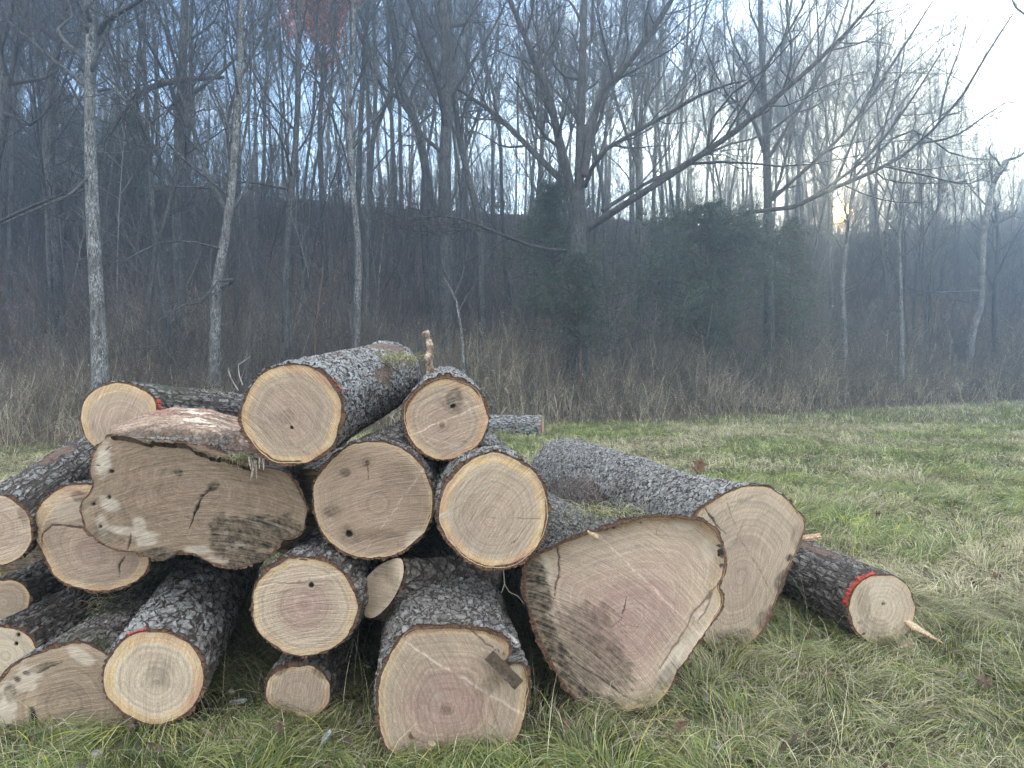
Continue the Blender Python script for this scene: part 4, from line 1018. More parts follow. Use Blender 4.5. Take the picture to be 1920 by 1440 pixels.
def sidestems(P, R, k, lf, rng, m=3):
    n, mm, _ = P.shape
    par = np.repeat(np.arange(n), k); t = rng.uniform(0.3, 1.0, n * k) * (mm - 1)
    i = np.minimum(t.astype(int), mm - 2); f = (t - i)[:, None]
    base = P[par, i] * (1 - f) + P[par, i + 1] * f
    H = np.linalg.norm(P[par, -1] - P[par, 0], axis=1)
    ax = (P[par, -1] - P[par, 0]) / H[:, None]
    d = ax * 0.75 + rng.normal(0, 0.55, (n * k, 3)); d /= np.linalg.norm(d, axis=1, keepdims=True)
    L = H * lf * rng.uniform(0.4, 1.1, n * k)
    u = np.linspace(0, 1, m)
    Q = base[:, None, :] + u[None, :, None] * d[:, None, :] * L[:, None, None]
    Q[:, :, 2] += (u ** 2)[None, :] * L[:, None] * 0.2
    r = np.minimum(R[par, 0] * 0.6, R[par, -1] * 1.2)
    return Q, r[:, None] * np.linspace(1, 0.5, m)[None, :], par


def make_weeds():
    rng = np.random.default_rng(9)
    s = Soup()
    n = 26000
    px = rng.uniform(-250, 2170, n); bd = np.interp(px, PXK, BORD)
    y = bd + np.abs(rng.normal(0, 1, n)) * 3.2 + rng.uniform(-0.2, 4.5, n) * (rng.uniform(0, 1, n) < 0.8) + 1.1 * (fbm(px * 0.012, px * 0, s=3) - 0.4)
    x = (px - 960) / F * y
    z = height(x, y) - 0.05
    hf = fbm(x * 0.35, y * 0.35, s=77, o=3)
    hf = np.clip(0.5 + 2.0 * (hf - 0.5), 0, 1)
    H = rng.uniform(0.45, 1.6, n) * (0.35 + 1.2 * hf) * np.clip(y / 25, 0.7, 1.3) * np.clip(0.5 + (y - bd) * 0.25, 0.4, 1.1)
    P, R = stems(x, y, z, H, rng.uniform(0.0035, 0.0075, n) * (y / 20), rng, 0.45)
    pal = np.array([[0.175, 0.145, 0.112], [0.250, 0.205, 0.150], [0.128, 0.110, 0.092], [0.41, 0.34, 0.23], [0.60, 0.52, 0.37]])
    pick = np.where(rng.uniform(0, 1, n) < 0.22 * np.clip(2.0 - (y - bd) * 0.4, 0.3, 2.2), rng.integers(3, 5, n), rng.integers(0, 3, n))
    col = pal[pick] * rng.uniform(0.7, 1.3, (n, 1))
    V, Q = tubes(P, R, 3); s.add(V, Q, np.repeat(col, 12, 0))
    P2, R2, par = sidestems(P, R, 6, 0.34, rng)
    V, Q = tubes(P2, R2, 3); s.add(V, Q, np.repeat(col[par] * rng.uniform(0.8, 1.3, (len(par), 1)), 9, 0))
    # seed heads and hanging dead leaves
    k = 60000
    j = rng.integers(0, len(P2), k); b = P2[j, -1]
    d = rng.normal(0, 1, (k, 3)); d /= np.linalg.norm(d, axis=1, keepdims=True); e = np.cross(d, rng.normal(0, 1, (k, 3))); e /= np.linalg.norm(e, axis=1, keepdims=True)
    L = rng.uniform(0.02, 0.06, k)[:, None] * (b[:, 1:2] / 20)
    V = np.stack([b, b + d * L * 0.5 + e * L * 0.22, b + d * L, b + d * L * 0.5 - e * L * 0.22], 1).reshape(-1, 3)
    lc = pal[rng.choice([0, 1, 3, 4], k, p=[0.35, 0.35, 0.2, 0.1])] * rng.uniform(0.7, 1.3, (k, 1))
    s.add(V, np.arange(4 * k).reshape(-1, 4), np.repeat(lc, 4, 0))
    tag(s.obj('dry_weeds', M['weeds']), 'thicket of dead brown weeds along the foot of the woods', 'weeds', kind='stuff')

    # twiggy understorey on the slope
    s = Soup()
    n = 11500
    px = rng.uniform(-300, 2220, n); bd = np.interp(px, PXK, BORD)
    y = bd + rng.uniform(2.5, 36, n)
    x = (px - 960) / F * y
    ok = rng.uniform(0.30, 0.62, n) < fbm(x * 0.28, y * 0.28, s=91, o=3); px, x, y = px[ok], x[ok], y[ok]; n = len(x)
    z = height(x, y) - 0.05
    H = rng.uniform(0.8, 3.4, n) * (0.45 + 1.0 * fbm(x * 0.2, y * 0.2, s=87, o=3))
    P, R = stems(x, y, z, H, rng.uniform(0.006, 0.014, n) * (y / 28), rng, 0.3, 5)
    pal = np.array([[0.080, 0.070, 0.067], [0.125, 0.112, 0.106], [0.24, 0.225, 0.21]])
    col = pal[rng.choice(3, n, p=[0.45, 0.4, 0.15])] * rng.uniform(0.7, 1.3, (n, 1))
    V, Q = tubes(P, R, 3); s.add(V, Q, np.repeat(col, 15, 0))
    P2, R2, par = sidestems(P, R, 7, 0.42, rng, 4)
    V, Q = tubes(P2, R2, 3); s.add(V, Q, np.repeat(col[par], 12, 0))
    P3, R3, par3 = sidestems(P2, R2, 3, 0.5, rng, 3)
    V, Q = tubes(P3, R3, 3); s.add(V, Q, np.repeat(col[par][par3], 9, 0))
    n = 2200
    px = rng.uniform(-300, 2220, n); bd = np.interp(px, PXK, BORD)
    y = bd + rng.uniform(12, 48, n)
    px[:500] = rng.uniform(1480, 2150, 500); y[:500] = np.interp(px[:500], PXK, BORD) + rng.uniform(8, 46, 500)
    ok = (np.abs(px - 1577) > 9); px, y = px[ok], y[ok]; n = len(px)
    x = (px - 960) / F * y; z = height(x, y) - 0.05
    H = rng.uniform(3, 8.5, n) * np.interp(px, [0, 1500, 1750, 1920], [1, 1, 0.8, 0.7])
    P, R = stems(x, y, z, H, rng.uniform(0.012, 0.035, n), rng, 0.12, 6)
    col = pal[rng.choice(3, n, p=[0.45, 0.4, 0.15])] * rng.uniform(0.7, 1.3, (n, 1))
    V, Q = tubes(P, R, 4); s.add(V, Q, np.repeat(col, 24, 0))
    P2, R2, par = sidestems(P, np.minimum(R, 0.02), 12, 0.26, rng, 4)
    V, Q = tubes(P2, R2, 3); s.add(V, Q, np.repeat(col[par], 12, 0))
    P3, R3, par3 = sidestems(P2, R2, 5, 0.5, rng, 3)
    V, Q = tubes(P3, np.maximum(R3, 0.005), 3); s.add(V, Q, np.repeat(col[par][par3], 9, 0))
    tag(s.obj('undergrowth', M['weeds']), 'tangle of bare shrubs and saplings covering the wooded slope', 'undergrowth', kind='stuff')

    # leaf litter lying on the slope
    k = 90000
    px = rng.uniform(-300, 2220, k); bd = np.interp(px, PXK, BORD); y = bd + rng.uniform(1.5, 40, k); x = (px - 960) / F * y
    b = np.stack([x, y, height(x, y) + 0.03], -1)
    d = rng.normal(0, 1, (k, 3)); d[:, 2] *= 0.5; d /= np.linalg.norm(d, axis=1, keepdims=True); e = np.cross(d, rng.normal(0, 1, (k, 3))); e /= np.linalg.norm(e, axis=1, keepdims=True)
    L = rng.uniform(0.06, 0.13, k)[:, None] * (y[:, None] / 30)
    V = np.stack([b, b + d * L * 0.5 + e * L * 0.3, b + d * L, b + d * L * 0.5 - e * L * 0.3], 1).reshape(-1, 3)
    pal = np.array([[0.165, 0.110, 0.085], [0.24, 0.165, 0.125], [0.10, 0.076, 0.066], [0.36, 0.28, 0.22]])
    tag(build('leaf_litter', V, np.arange(4 * k).reshape(-1, 4), M['leaf'], None, {'col': np.repeat(pal[rng.choice(4, k, p=[.35, .3, .25, .1])] * rng.uniform(.7, 1.3, (k, 1)), 4, 0)}),
        'brown fallen leaves covering the wooded slope', 'leaves', kind='stuff')


make_weeds()

# ------------------------------------------------------------------ trees
def smooth_path(pts, m):
    P = np.asarray(pts, float); t = np.linspace(0, len(P) - 1, m); n = len(P); out = []
    for u in t:
        i = min(int(u), n - 2); f = u - i
        a, b, c, d = P[max(i - 1, 0)], P[i], P[i + 1], P[min(i + 2, n - 1)]
        out.append(0.5 * (2 * b + (c - a) * f + (2 * a - 5 * b + 4 * c - d) * f * f + (3 * b - 3 * c + d - a) * f ** 3))
    return np.array(out)


def kids(P, R, k, t0, t1, Lf, ang, rng, m, upw, wob=0.12, rf=0.6, rmin=0.004, reach=None):
    """k children on every polyline of P"""
    n, mm, _ = P.shape
    par = np.repeat(np.arange(n), k)
    tf = t0 + (t1 - t0) * (np.tile(np.arange(k), n) + rng.uniform(0.1, 0.9, n * k)) / k
    t = tf * (mm - 1); i = np.minimum(t.astype(int), mm - 2); f = (t - i)[:, None]
    base = P[par, i] * (1 - f) + P[par, i + 1] * f
    rb = (R[par, i] * (1 - f[:, 0]) + R[par, i + 1] * f[:, 0])
    ax = P[par, i + 1] - P[par, i]; ax /= np.linalg.norm(ax, axis=1, keepdims=True) + 1e-9
    q = rng.normal(0, 1, (n * k, 3)); q -= ax * (q * ax).sum(1, keepdims=True); q /= np.linalg.norm(q, axis=1, keepdims=True)
    a = ang + rng.normal(0, 0.2, n * k)
    d = ax * np.cos(a)[:, None] + q * np.sin(a)[:, None]
    Lp = np.linalg.norm(np.diff(P, axis=1), axis=2).sum(1)[par]
    L = Lp * Lf * rng.uniform(0.55, 1.15, n * k) * (1.15 - 0.6 * tf)
    u = np.linspace(0, 1, m)
    bend = rng.normal(0, 1, (n * k, 3)) * wob; bend[:, 2] += upw
    bend2 = rng.normal(0, wob * 0.8, (n * k, 3))
    Q = base[:, None, :] + L[:, None, None] * (u[None, :, None] * d[:, None, :] + (u ** 2)[None, :, None] * bend[:, None, :] + np.sin(u * 2 * PI)[None, :, None] * 0.35 * bend2[:, None, :])
    r = np.maximum(rb * rf * rng.uniform(0.6, 1.0, n * k), rmin)
    return Q, r[:, None] * (1 - 0.72 * u[None, :]) + 0.0


def gen_crown(s, limbs, rng, thin=0.006, kb=(9, 7, 3), Lf=(0.42, 0.42, 0.45), upw=0.22):
    """limbs: list of (points, radii); adds branches, twigs and twiglets to a Soup"""
    P = np.stack([smooth_path(p, 9) for p, r in limbs]); R = np.stack([np.interp(np.linspace(0, 1, 9), np.linspace(0, 1, len(r)), r) for p, r in limbs])
    V, Q = tubes(P, R, 7); s.add(V, Q)
    B, Rb = kids(P, R, kb[0], 0.22, 1.0, Lf[0], 0.75, rng, 6, upw, 0.16, 0.55, thin * 1.6); V, Q = tubes(B, Rb, 4); s.add(V, Q)
    T, Rt = kids(B, Rb, kb[1], 0.2, 1.0, Lf[1], 0.7, rng, 5, upw * 0.8, 0.16, 0.6, thin); V, Q = tubes(T, Rt, 3); s.add(V, Q)
    W, Rw = kids(T, Rt, kb[2], 0.2, 1.0, Lf[2], 0.65, rng, 3, upw * 0.6, 0.15, 0.8, thin * 0.75); V, Q = tubes(W, Rw, 3); s.add(V, Q)
    return W


def trunk_mesh(path, r0, r1, rng, k=14, m=70):
    P = smooth_path(path, m); u = np.linspace(0, 1, m)
    R = r0 * (1 - u) + r1 * u + r0 * 0.45 * np.exp(-u * m / 3.0)
    V, Q = tubes(P[None], R[None], k)
    cen = np.repeat(P, k, 0)
    nz = fbm(V[:, 0] * 9, V[:, 1] * 9, V[:, 2] * 2.2, int(rng.integers(99)), 4) - 0.5
    return cen + (V - cen) * (1 + 0.28 * nz)[:, None], Q


def auto_limbs(path, r0, r1, n, f0, lenf, rng, ang=0.62, f1=0.97):
    H = np.linalg.norm(np.asarray(path[-1]) - np.asarray(path[0]))
    P = smooth_path(path, 40); out = []
    az = rng.uniform(0, 6.28)
    for i in range(n):
        f = f0 + (f1 - f0) * (i + rng.uniform(0, 0.8)) / n
        b = P[int(f * 39)]; az += 2.4 + rng.normal(0, 0.4)
        a = ang + rng.normal(0, 0.15); L = H * lenf * (1.25 - 0.85 * f) * rng.uniform(0.7, 1.25)
        d = np.array([math.cos(az) * math.sin(a), math.sin(az) * math.sin(a), math.cos(a)])
        w = rng.normal(0, 0.05, (2, 3)) * L
        pts = [b, b + d * L * 0.35 + w[0], b + d * L * 0.7 + np.array([0, 0, 0.07 * L]) + w[1], b + d * L + np.array([0, 0, 0.2 * L])]
        rr = (r0 * (1 - f) + r1 * f) * rng.uniform(0.38, 0.6)
        out.append((pts, [rr, rr * 0.75, rr * 0.5, rr * 0.22]))
    return out


def tree(label, path, r0, r1, mat='tree_grey', nl=12, f0=0.35, lenf=0.30, extra=(), group=None, sd=1, thin=0.006, kb=(9, 7, 3), name='bare_tree', ang=0.62, f1=0.97, upw=0.22):
    rng = np.random.default_rng(sd)
    path = np.asarray(path, float)
    root = empty(name, path[0], label, 'tree', group)
    V, Q = trunk_mesh(path, r0, r1, rng)
    build('trunk', V, Q, M[mat], root)
    s = Soup()
    limbs = auto_limbs(path, r0, r1, nl, f0, lenf, rng, ang, f1) + list(extra)
    W = gen_crown(s, limbs, rng, thin, kb, upw=upw)
    s.obj('crown', M['twig'] if mat != 'tree_pale' else M['tree_grey'], root)
    return root, W


def pxpath(pts, Y):
    """trunk path from pixels at about the same depth; the foot is let into the ground"""
    P = [at(a, b, (Y if len(q) == 0 else Y + q[0])) for a, b, *q in pts]
    return P


def foot(px, Y, dz=-0.15):
    x = (px - 960) / F * Y
    return np.array([x, Y, float(height(x, Y)) + dz])


def grow(px0, Y, pts, top=None):
    """foot in the ground below px0, then through the given pixels, then up to a top height"""
    P = [foot(px0, Y)] + pxpath(pts, Y)
    if top is not None:
        a, b = P[-2], P[-1]; d = (b - a) / np.linalg.norm(b - a); d = d * 0.5 + np.array([0, 0, 0.5])
        while P[-1][2] < top: P.append(P[-1] + d / np.linalg.norm(d) * 3.0)
    return P


G = 'bare trees that can be told apart at the edge of the woods'
# the tall straight trunk at the left
Yl = 17.5
tree('tallest straight trunk at left with pale lichen streaks and a forking limb at its top', grow(190, Yl, [(186, 640), (178, 500), (171, 330), (168, 160), (170, 20)], 15.5), 0.185, 0.05, 'tree_pale', 11, 0.55, 0.30, group=G, sd=2,
     extra=[([at(184, 62, Yl), at(205, 35, Yl - 0.3), at(262, 0, Yl - 1.0), at(330, -60, Yl - 1.6)], [0.075, 0.06, 0.05, 0.03]), ([at(184, 170, Yl), at(215, 168, Yl - 0.6), at(240, 190, Yl - 1.2), at(262, 165, Yl - 2)], [0.035, 0.03, 0.022, 0.01]), ([at(166, 330, Yl), at(130, 365, Yl - 0.8), at(60, 395, Yl - 1.5), at(-20, 430, Yl - 2)], [0.04, 0.03, 0.022, 0.01]),
            ([at(170, 40, Yl), at(160, 10, Yl - 0.5), at(155, -60, Yl + 0.5), at(140, -140, Yl)], [0.06, 0.05, 0.04, 0.02])])
tree('curved dark trunk behind the tallest straight one, bending left then right near the top', grow(104, 24, [(108, 600), (100, 470), (92, 330), (93, 220), (97, 140), (108, 80), (112, 20), (102, -20)], 16), 0.24, 0.07, 'tree_grey', 9, 0.5, 0.28, group=G, sd=3,
     extra=[([at(110, 60, 24), at(120, 20, 24.3), at(125, -40, 24.6), at(150, -120, 25)], [0.12, 0.1, 0.08, 0.05])])
tree('thick dark trunk leaning out of the left edge with low arching limbs', grow(-60, 19, [(-40, 480), (-10, 300), (12, 180), (-6, 90), (-20, 0)], 13), 0.2, 0.06, 'tree_dark', 9, 0.45, 0.35, group=G, sd=4,
     extra=[([at(5, 210, 19), at(30, 222, 18.7), at(62, 232, 18.3), at(118, 172, 18)], [0.06, 0.045, 0.03, 0.012]), ([at(-40, 440, 19), at(20, 405, 18.5), at(90, 375, 18), at(155, 350, 17.6)], [0.05, 0.04, 0.028, 0.012])])
tree('pale leaning trunk with a slight kink, second to the right of the tallest trunk', grow(318, 22, [(314, 640), (304, 540), (290, 430), (282, 320), (276, 240), (272, 130)], 13), 0.11, 0.035, 'tree_grey', 9, 0.4, 0.27, group=G, sd=5)
tree('straight grey trunk holding the long arching limb at upper left', grow(340, 25, [(338, 540), (332, 400), (336, 250), (340, 150), (346, 0)], 17), 0.20, 0.07, 'tree_grey', 12, 0.45, 0.28, group=G, sd=6,
     extra=[([at(420, 145, 25), at(345, 150, 24), at(280, 165, 23), at(235, 205, 22.4), at(205, 255, 22)][::1], [0.055, 0.10, 0.09, 0.06, 0.03])])
tree('forked lichen grey tree leaning right with a crooked dead branch low on its left', grow(402, 20.5, [(404, 600), (408, 530), (424, 430), (436, 340), (446, 200), (452, 60)], 14), 0.155, 0.05, 'tree_pale', 10, 0.4, 0.3, group=G, sd=7,
     extra=[([at(412, 540, 20.5), at(440, 526, 20), at(405, 528, 19.4), at(382, 565, 19.1), at(335, 575, 18.8), at(292, 605, 18.4)], [0.045, 0.042, 0.036, 0.03, 0.02, 0.008]), ([at(420, 470, 20.5), at(370, 455, 20), at(300, 455, 19.5), at(235, 488, 19), at(192, 498, 18.8)], [0.035, 0.03, 0.022, 0.016, 0.008]), ([at(430, 400, 20.5), at(390, 330, 20.8), at(362, 240, 21.2), at(330, 150, 21.5)], [0.09, 0.075, 0.06, 0.03])])
tree('slim upright grey tree left of the middle with a pale low side branch', grow(536, 23, [(536, 580), (538, 470), (546, 360), (556, 240), (560, 90)], 15), 0.13, 0.05, 'tree_grey', 11, 0.42, 0.28, group=G, sd=8,
     extra=[([at(540, 355, 23), at(470, 342, 22.5), at(440, 345, 22), at(400, 365, 21.5)], [0.04, 0.03, 0.02, 0.01])])
tree('slim mottled trunk directly behind the far end of the topmost log', grow(664, 24, [(670, 580), (672, 470), (660, 340), (654, 200), (662, 60)], 16), 0.12, 0.05, 'tree_pale', 11, 0.42, 0.28, group=G, sd=9)
tree('twin pale trunk with twisting upper stem right of the middle woods', grow(905, 27, [(904, 600), (900, 430), (880, 340), (862, 260), (850, 140)], 18), 0.15, 0.05, 'tree_grey', 11, 0.42, 0.28, group=G, sd=10)
tree('thick dark trunk standing left of the spreading oak', grow(838, 26, [(838, 520), (834, 380), (836, 250), (838, 110), (830, -20)], 19), 0.26, 0.09, 'tree_dark', 12, 0.4, 0.28, group=G, sd=12)
tree('dark trunk with a curved rising limb, midway between the slim mottled trunk and the oak', grow(815, 30, [(812, 480), (800, 330), (782, 240), (760, 190), (742, 110)], 18), 0.2, 0.06, 'tree_dark', 10, 0.4, 0.28, group=G, sd=13)

# the great spreading oak
Yo = 25.0
oak = [
    ([at(1085, 400, Yo), at(1088, 250, Yo + 0.4), at(1092, 110, Yo + 0.6), at(1096, -60, Yo + 0.8)], [0.23, 0.19, 0.17, 0.11]),
    ([at(1078, 380, Yo), at(1050, 280, Yo - 0.5), at(1030, 180, Yo - 1), at(985, 70, Yo - 1.6), at(930, -60, Yo - 2.2)], [0.19, 0.16, 0.14, 0.11, 0.06]),
    ([at(1065, 350, Yo), at(1000, 285, Yo + 0.8), at(930, 215, Yo + 1.5), at(855, 165, Yo + 2.2), at(790, 110, Yo + 3)], [0.15, 0.12, 0.095, 0.06, 0.03]),
    ([at(1095, 330, Yo), at(1120, 190, Yo + 0.4), at(1160, 140, Yo - 0.2), at(1215, 70, Yo - 0.7), at(1270, -20, Yo - 1.2), at(1330, -130, Yo - 1.6)], [0.17, 0.14, 0.13, 0.12, 0.10, 0.05]),
    ([at(1096, 350, Yo), at(1125, 290, Yo - 1), at(1180, 255, Yo - 1.8), at(1250, 215, Yo - 2.6), at(1330, 170, Yo - 3.4), at(1400, 150, Yo - 4)], [0.10, 0.095, 0.08, 0.065, 0.05, 0.02]),
    ([at(1100, 430, Yo), at(1200, 365, Yo - 0.6), at(1300, 300, Yo - 1.2), at(1380, 245, Yo - 1.8), at(1470, 170, Yo - 2.4), at(1560, 90, Yo - 3), at(1640, 0, Yo - 3.4)], [0.15, 0.125, 0.12, 0.11, 0.095, 0.075, 0.04]),
    ([at(1130, 395, Yo), at(1200, 350, Yo + 1), at(1290, 305, Yo + 1.4), at(1370, 270, Yo + 1.9), at(1460, 250, Yo + 2.4)], [0.09, 0.075, 0.06, 0.045, 0.02]),
    ([at(1062, 470, Yo), at(1010, 465, Yo - 1.2), at(940, 440, Yo - 2.2), at(870, 412, Yo - 3), at(815, 405, Yo - 3.6), at(755, 412, Yo - 4.2)], [0.075, 0.065, 0.055, 0.042, 0.03, 0.01]),
    ([at(940, 440, Yo - 2.2), at(880, 430, Yo - 2.8), at(800, 435, Yo - 3.4), at(735, 425, Yo - 3.9)], [0.04, 0.03, 0.022, 0.008]),
    ([at(1070, 340, Yo), at(1045, 240, Yo + 1.2), at(1000, 120, Yo + 2), at(960, 0, Yo + 2.6)], [0.12, 0.1, 0.085, 0.04]),
]
t_, _ = tree('great spreading oak at the centre with a thick trunk and long low limbs', [foot(1082, Yo)] + [at(1083, 600, Yo), at(1084, 500, Yo), at(1086, 430, Yo), at(1082, 360, Yo)], 0.36, 0.23, 'tree_dark', 1, 0.93, 0.3, extra=[(p, [0.82 * q for q in r]) for p, r in oak], group=G, sd=14, kb=(15, 9, 4), f1=0.98)

# right hand trees: low sweeping limbs in front of the sun
tree('tree left of the sun whose long low limbs sweep right and up across the sky', grow(1445, 31, [(1442, 560), (1440, 400), (1436, 240), (1428, 90)], 18), 0.22, 0.06, 'tree_dark', 10, 0.35, 0.30, group=G, sd=15, kb=(14, 10, 4),
     extra=[([at(1500, 385, 29.6), at(1620, 300, 29), at(1700, 200, 28.6), at(1770, 90, 28.2)], [0.07, 0.055, 0.04, 0.02]), ([at(1660, 312, 28.6), at(1740, 330, 28.2), at(1810, 345, 27.8), at(1850, 330, 27.5)], [0.05, 0.035, 0.022, 0.01]),
            ([at(1720, 270, 28.2), at(1790, 255, 27.8), at(1850, 215, 27.4), at(1890, 190, 27)], [0.045, 0.035, 0.022, 0.01]), ([at(1760, 235, 28), at(1775, 160, 28.3), at(1800, 90, 28.6), at(1815, 30, 29)], [0.045, 0.035, 0.022, 0.01]), ([at(1640, 320, 28.8), at(1660, 230, 29.2), at(1690, 130, 29.6), at(1700, 40, 30)], [0.05, 0.04, 0.028, 0.012]),
            ([at(1560, 360, 29.3), at(1600, 260, 29.8), at(1640, 150, 30.3), at(1655, 40, 30.8)], [0.06, 0.05, 0.035, 0.015]), ([at(1385, 400, 30.5), at(1500, 385, 29.6), at(1600, 335, 29.0), at(1660, 312, 28.6), at(1720, 270, 28.2), at(1790, 200, 27.8), at(1845, 110, 27.5), at(1900, 25, 27.0)], [0.09, 0.085, 0.08, 0.07, 0.06, 0.05, 0.04, 0.02]), ([at(1600, 335, 29.0), at(1700, 245, 29.6), at(1790, 290, 30.0), at(1870, 300, 30.4)], [0.05, 0.04, 0.025, 0.01]), ([at(1440, 380, 31.0), at(1530, 300, 30.6), at(1600, 230, 30.2), at(1680, 110, 29.8), at(1750, 0, 29.5)], [0.09, 0.075, 0.065, 0.05, 0.02]), ([at(1438, 300, 31.0), at(1500, 200, 31.6), at(1560, 90, 32.2), at(1600, -30, 32.6)], [0.09, 0.08, 0.06, 0.03])])
tree('slim pale stem standing directly below the sun', grow(1583, 33, [(1584, 640), (1580, 540), (1588, 440), (1602, 330), (1612, 200)], 12), 0.125, 0.04, 'tree_pale', 9, 0.4, 0.3, group=G, sd=16)
tree('slim pale stem midway between the sun and the leaning stump tree', grow(1690, 36, [(1690, 640), (1688, 540), (1686, 450), (1690, 360), (1684, 270)], 10.5), 0.13, 0.05, 'tree_pale', 8, 0.4, 0.34, group=G, sd=17,
     extra=[([at(1686, 520, 36), at(1665, 545, 35.6), at(1658, 565, 35.4)], [0.035, 0.028, 0.012])])
tree('leaning pale trunk with a broken top at the right edge of the woods', grow(1815, 42, [(1822, 630), (1838, 570), (1842, 480), (1850, 400), (1868, 330), (1888, 300)]), 0.22, 0.11, 'tree_pale', 5, 0.55, 0.26, group=G, sd=18,
     extra=[([at(1836, 545, 42.0), at(1780, 548, 41.0), at(1720, 545, 40.0), at(1690, 530, 39.0)], [0.07, 0.055, 0.04, 0.015]), ([at(1862, 350, 42.0), at(1856, 310, 42.3), at(1858, 292, 42.5)], [0.06, 0.045, 0.03]), ([at(1888, 300, 42.0), at(1915, 290, 41.6), at(1960, 250, 41.0)], [0.08, 0.06, 0.03])])
tree('dark bare tree beside the leaning pale trunk, at the right picture edge', grow(1868, 44, [(1866, 560), (1872, 470), (1866, 380)], 9), 0.2, 0.06, 'tree_dark', 8, 0.35, 0.4, group=G, sd=19)
tree('bare tree whose crown enters from the top right corner', grow(2010, 22, [(2000, 500), (1985, 300), (1960, 120), (1930, 20)], 12), 0.16, 0.05, 'tree_dark', 7, 0.5, 0.26, group=G, sd=20)
tree('thin young sapling with a forked stem behind the knot-hole log', grow(872, 22.0, [(868, 660), (860, 590), (850, 552), (832, 520)]), 0.048, 0.022, 'tree_pale', 4, 0.45, 0.45, group=G, sd=21, kb=(4, 3, 2), thin=0.003, name='sapling',
     extra=[([at(851, 556, 22.0), at(866, 520, 21.9), at(874, 480, 21.8), at(878, 440, 21.7)], [0.033, 0.028, 0.02, 0.009]), ([at(848, 550, 22.0), at(828, 490, 22.1), at(822, 440, 22.3), at(812, 400, 22.5)], [0.03, 0.025, 0.018, 0.008])])
tree('thin brown sapling with a straight stem above the topmost log', grow(592, 19.6, [(590, 640), (598, 570), (606, 500), (610, 430)]), 0.036, 0.011, 'cedar_bark', 5, 0.4, 0.35, group=G, sd=22, kb=(4, 3, 2), thin=0.003, name='sapling')
tree('thin grey sapling between the brown sapling and the forked sapling', grow(706, 21, [(706, 620), (710, 540), (716, 470), (722, 410)]), 0.03, 0.01, 'tree_grey', 5, 0.4, 0.4, group=G, sd=23, kb=(4, 3, 2), thin=0.003, name='sapling')

rng = np.random.default_rng(77)
for i in range(14):                                         # pale dead limbs lying in the brush
    p_ = rng.uniform(60, 1000) if i < 11 else rng.uniform(1550, 1880); y_ = float(np.interp(p_, PXK, BORD)) + rng.uniform(3, 14); x_ = (p_ - 960) / F * y_
    a_ = rng.uniform(0, 6.28); L_ = rng.uniform(1.2, 3.2); pts = []
    for q in np.linspace(0, 1, 5):
        X_, Y_ = x_ + math.cos(a_) * L_ * q + rng.normal(0, 0.1), y_ + math.sin(a_) * L_ * q + rng.normal(0, 0.1)
        pts.append([X_, Y_, float(height(X_, Y_)) + 0.12 + rng.uniform(0.1, 0.9) * q])
    P_ = smooth_path(pts, 14)[None]; R_l = np.linspace(0.05, 0.012, 14)[None] * rng.uniform(0.6, 1.0)
    s_ = Soup(); V, Q = tubes(P_, R_l, 7); s_.add(V, Q)
    B_, RB = kids(P_, R_l, 6, 0.25, 1.0, 0.35, 0.8, rng, 5, 0.1, 0.2, 0.5, 0.006); V, Q = tubes(B_, RB, 4); s_.add(V, Q)
    tag(s_.obj('fallen_limb', M['tree_pale']), 'pale dead limb lying in the brush on the wooded slope', 'branch', 'dead limbs lying in the brush')

# the red-leaved tree high in the woods
rt, W = tree('tree still holding orange red leaves high among the bare crowns', grow(610, 36, [(606, 420), (600, 250), (606, 120)], 21), 0.17, 0.05, 'tree_grey', 12, 0.5, 0.26, group=G, sd=24)
rng = np.random.default_rng(3)
tips = W.reshape(-1, 3); px, py = proj(tips)
j = rng.integers(0, len(tips), 12000); b = tips[j] + rng.normal(0, 0.15, (12000, 3))
d = rng.normal(0, 1, b.shape); d /= np.linalg.norm(d, axis=1, keepdims=True); e = np.cross(d, rng.normal(0, 1, b.shape)); e /= np.linalg.norm(e, axis=1, keepdims=True)
Lq = rng.uniform(0.09, 0.19, (len(b), 1))
V = np.stack([b, b + d * Lq * 0.5 + e * Lq * 0.35, b + d * Lq, b + d * Lq * 0.5 - e * Lq * 0.35], 1).reshape(-1, 3)
build('leaves', V, np.arange(len(V)).reshape(-1, 4), M['leaf'], rt, {'col': np.repeat(np.array([[0.60, 0.23, 0.15]]) * rng.uniform(0.6, 1.3, (len(b), 1)), 4, 0)})

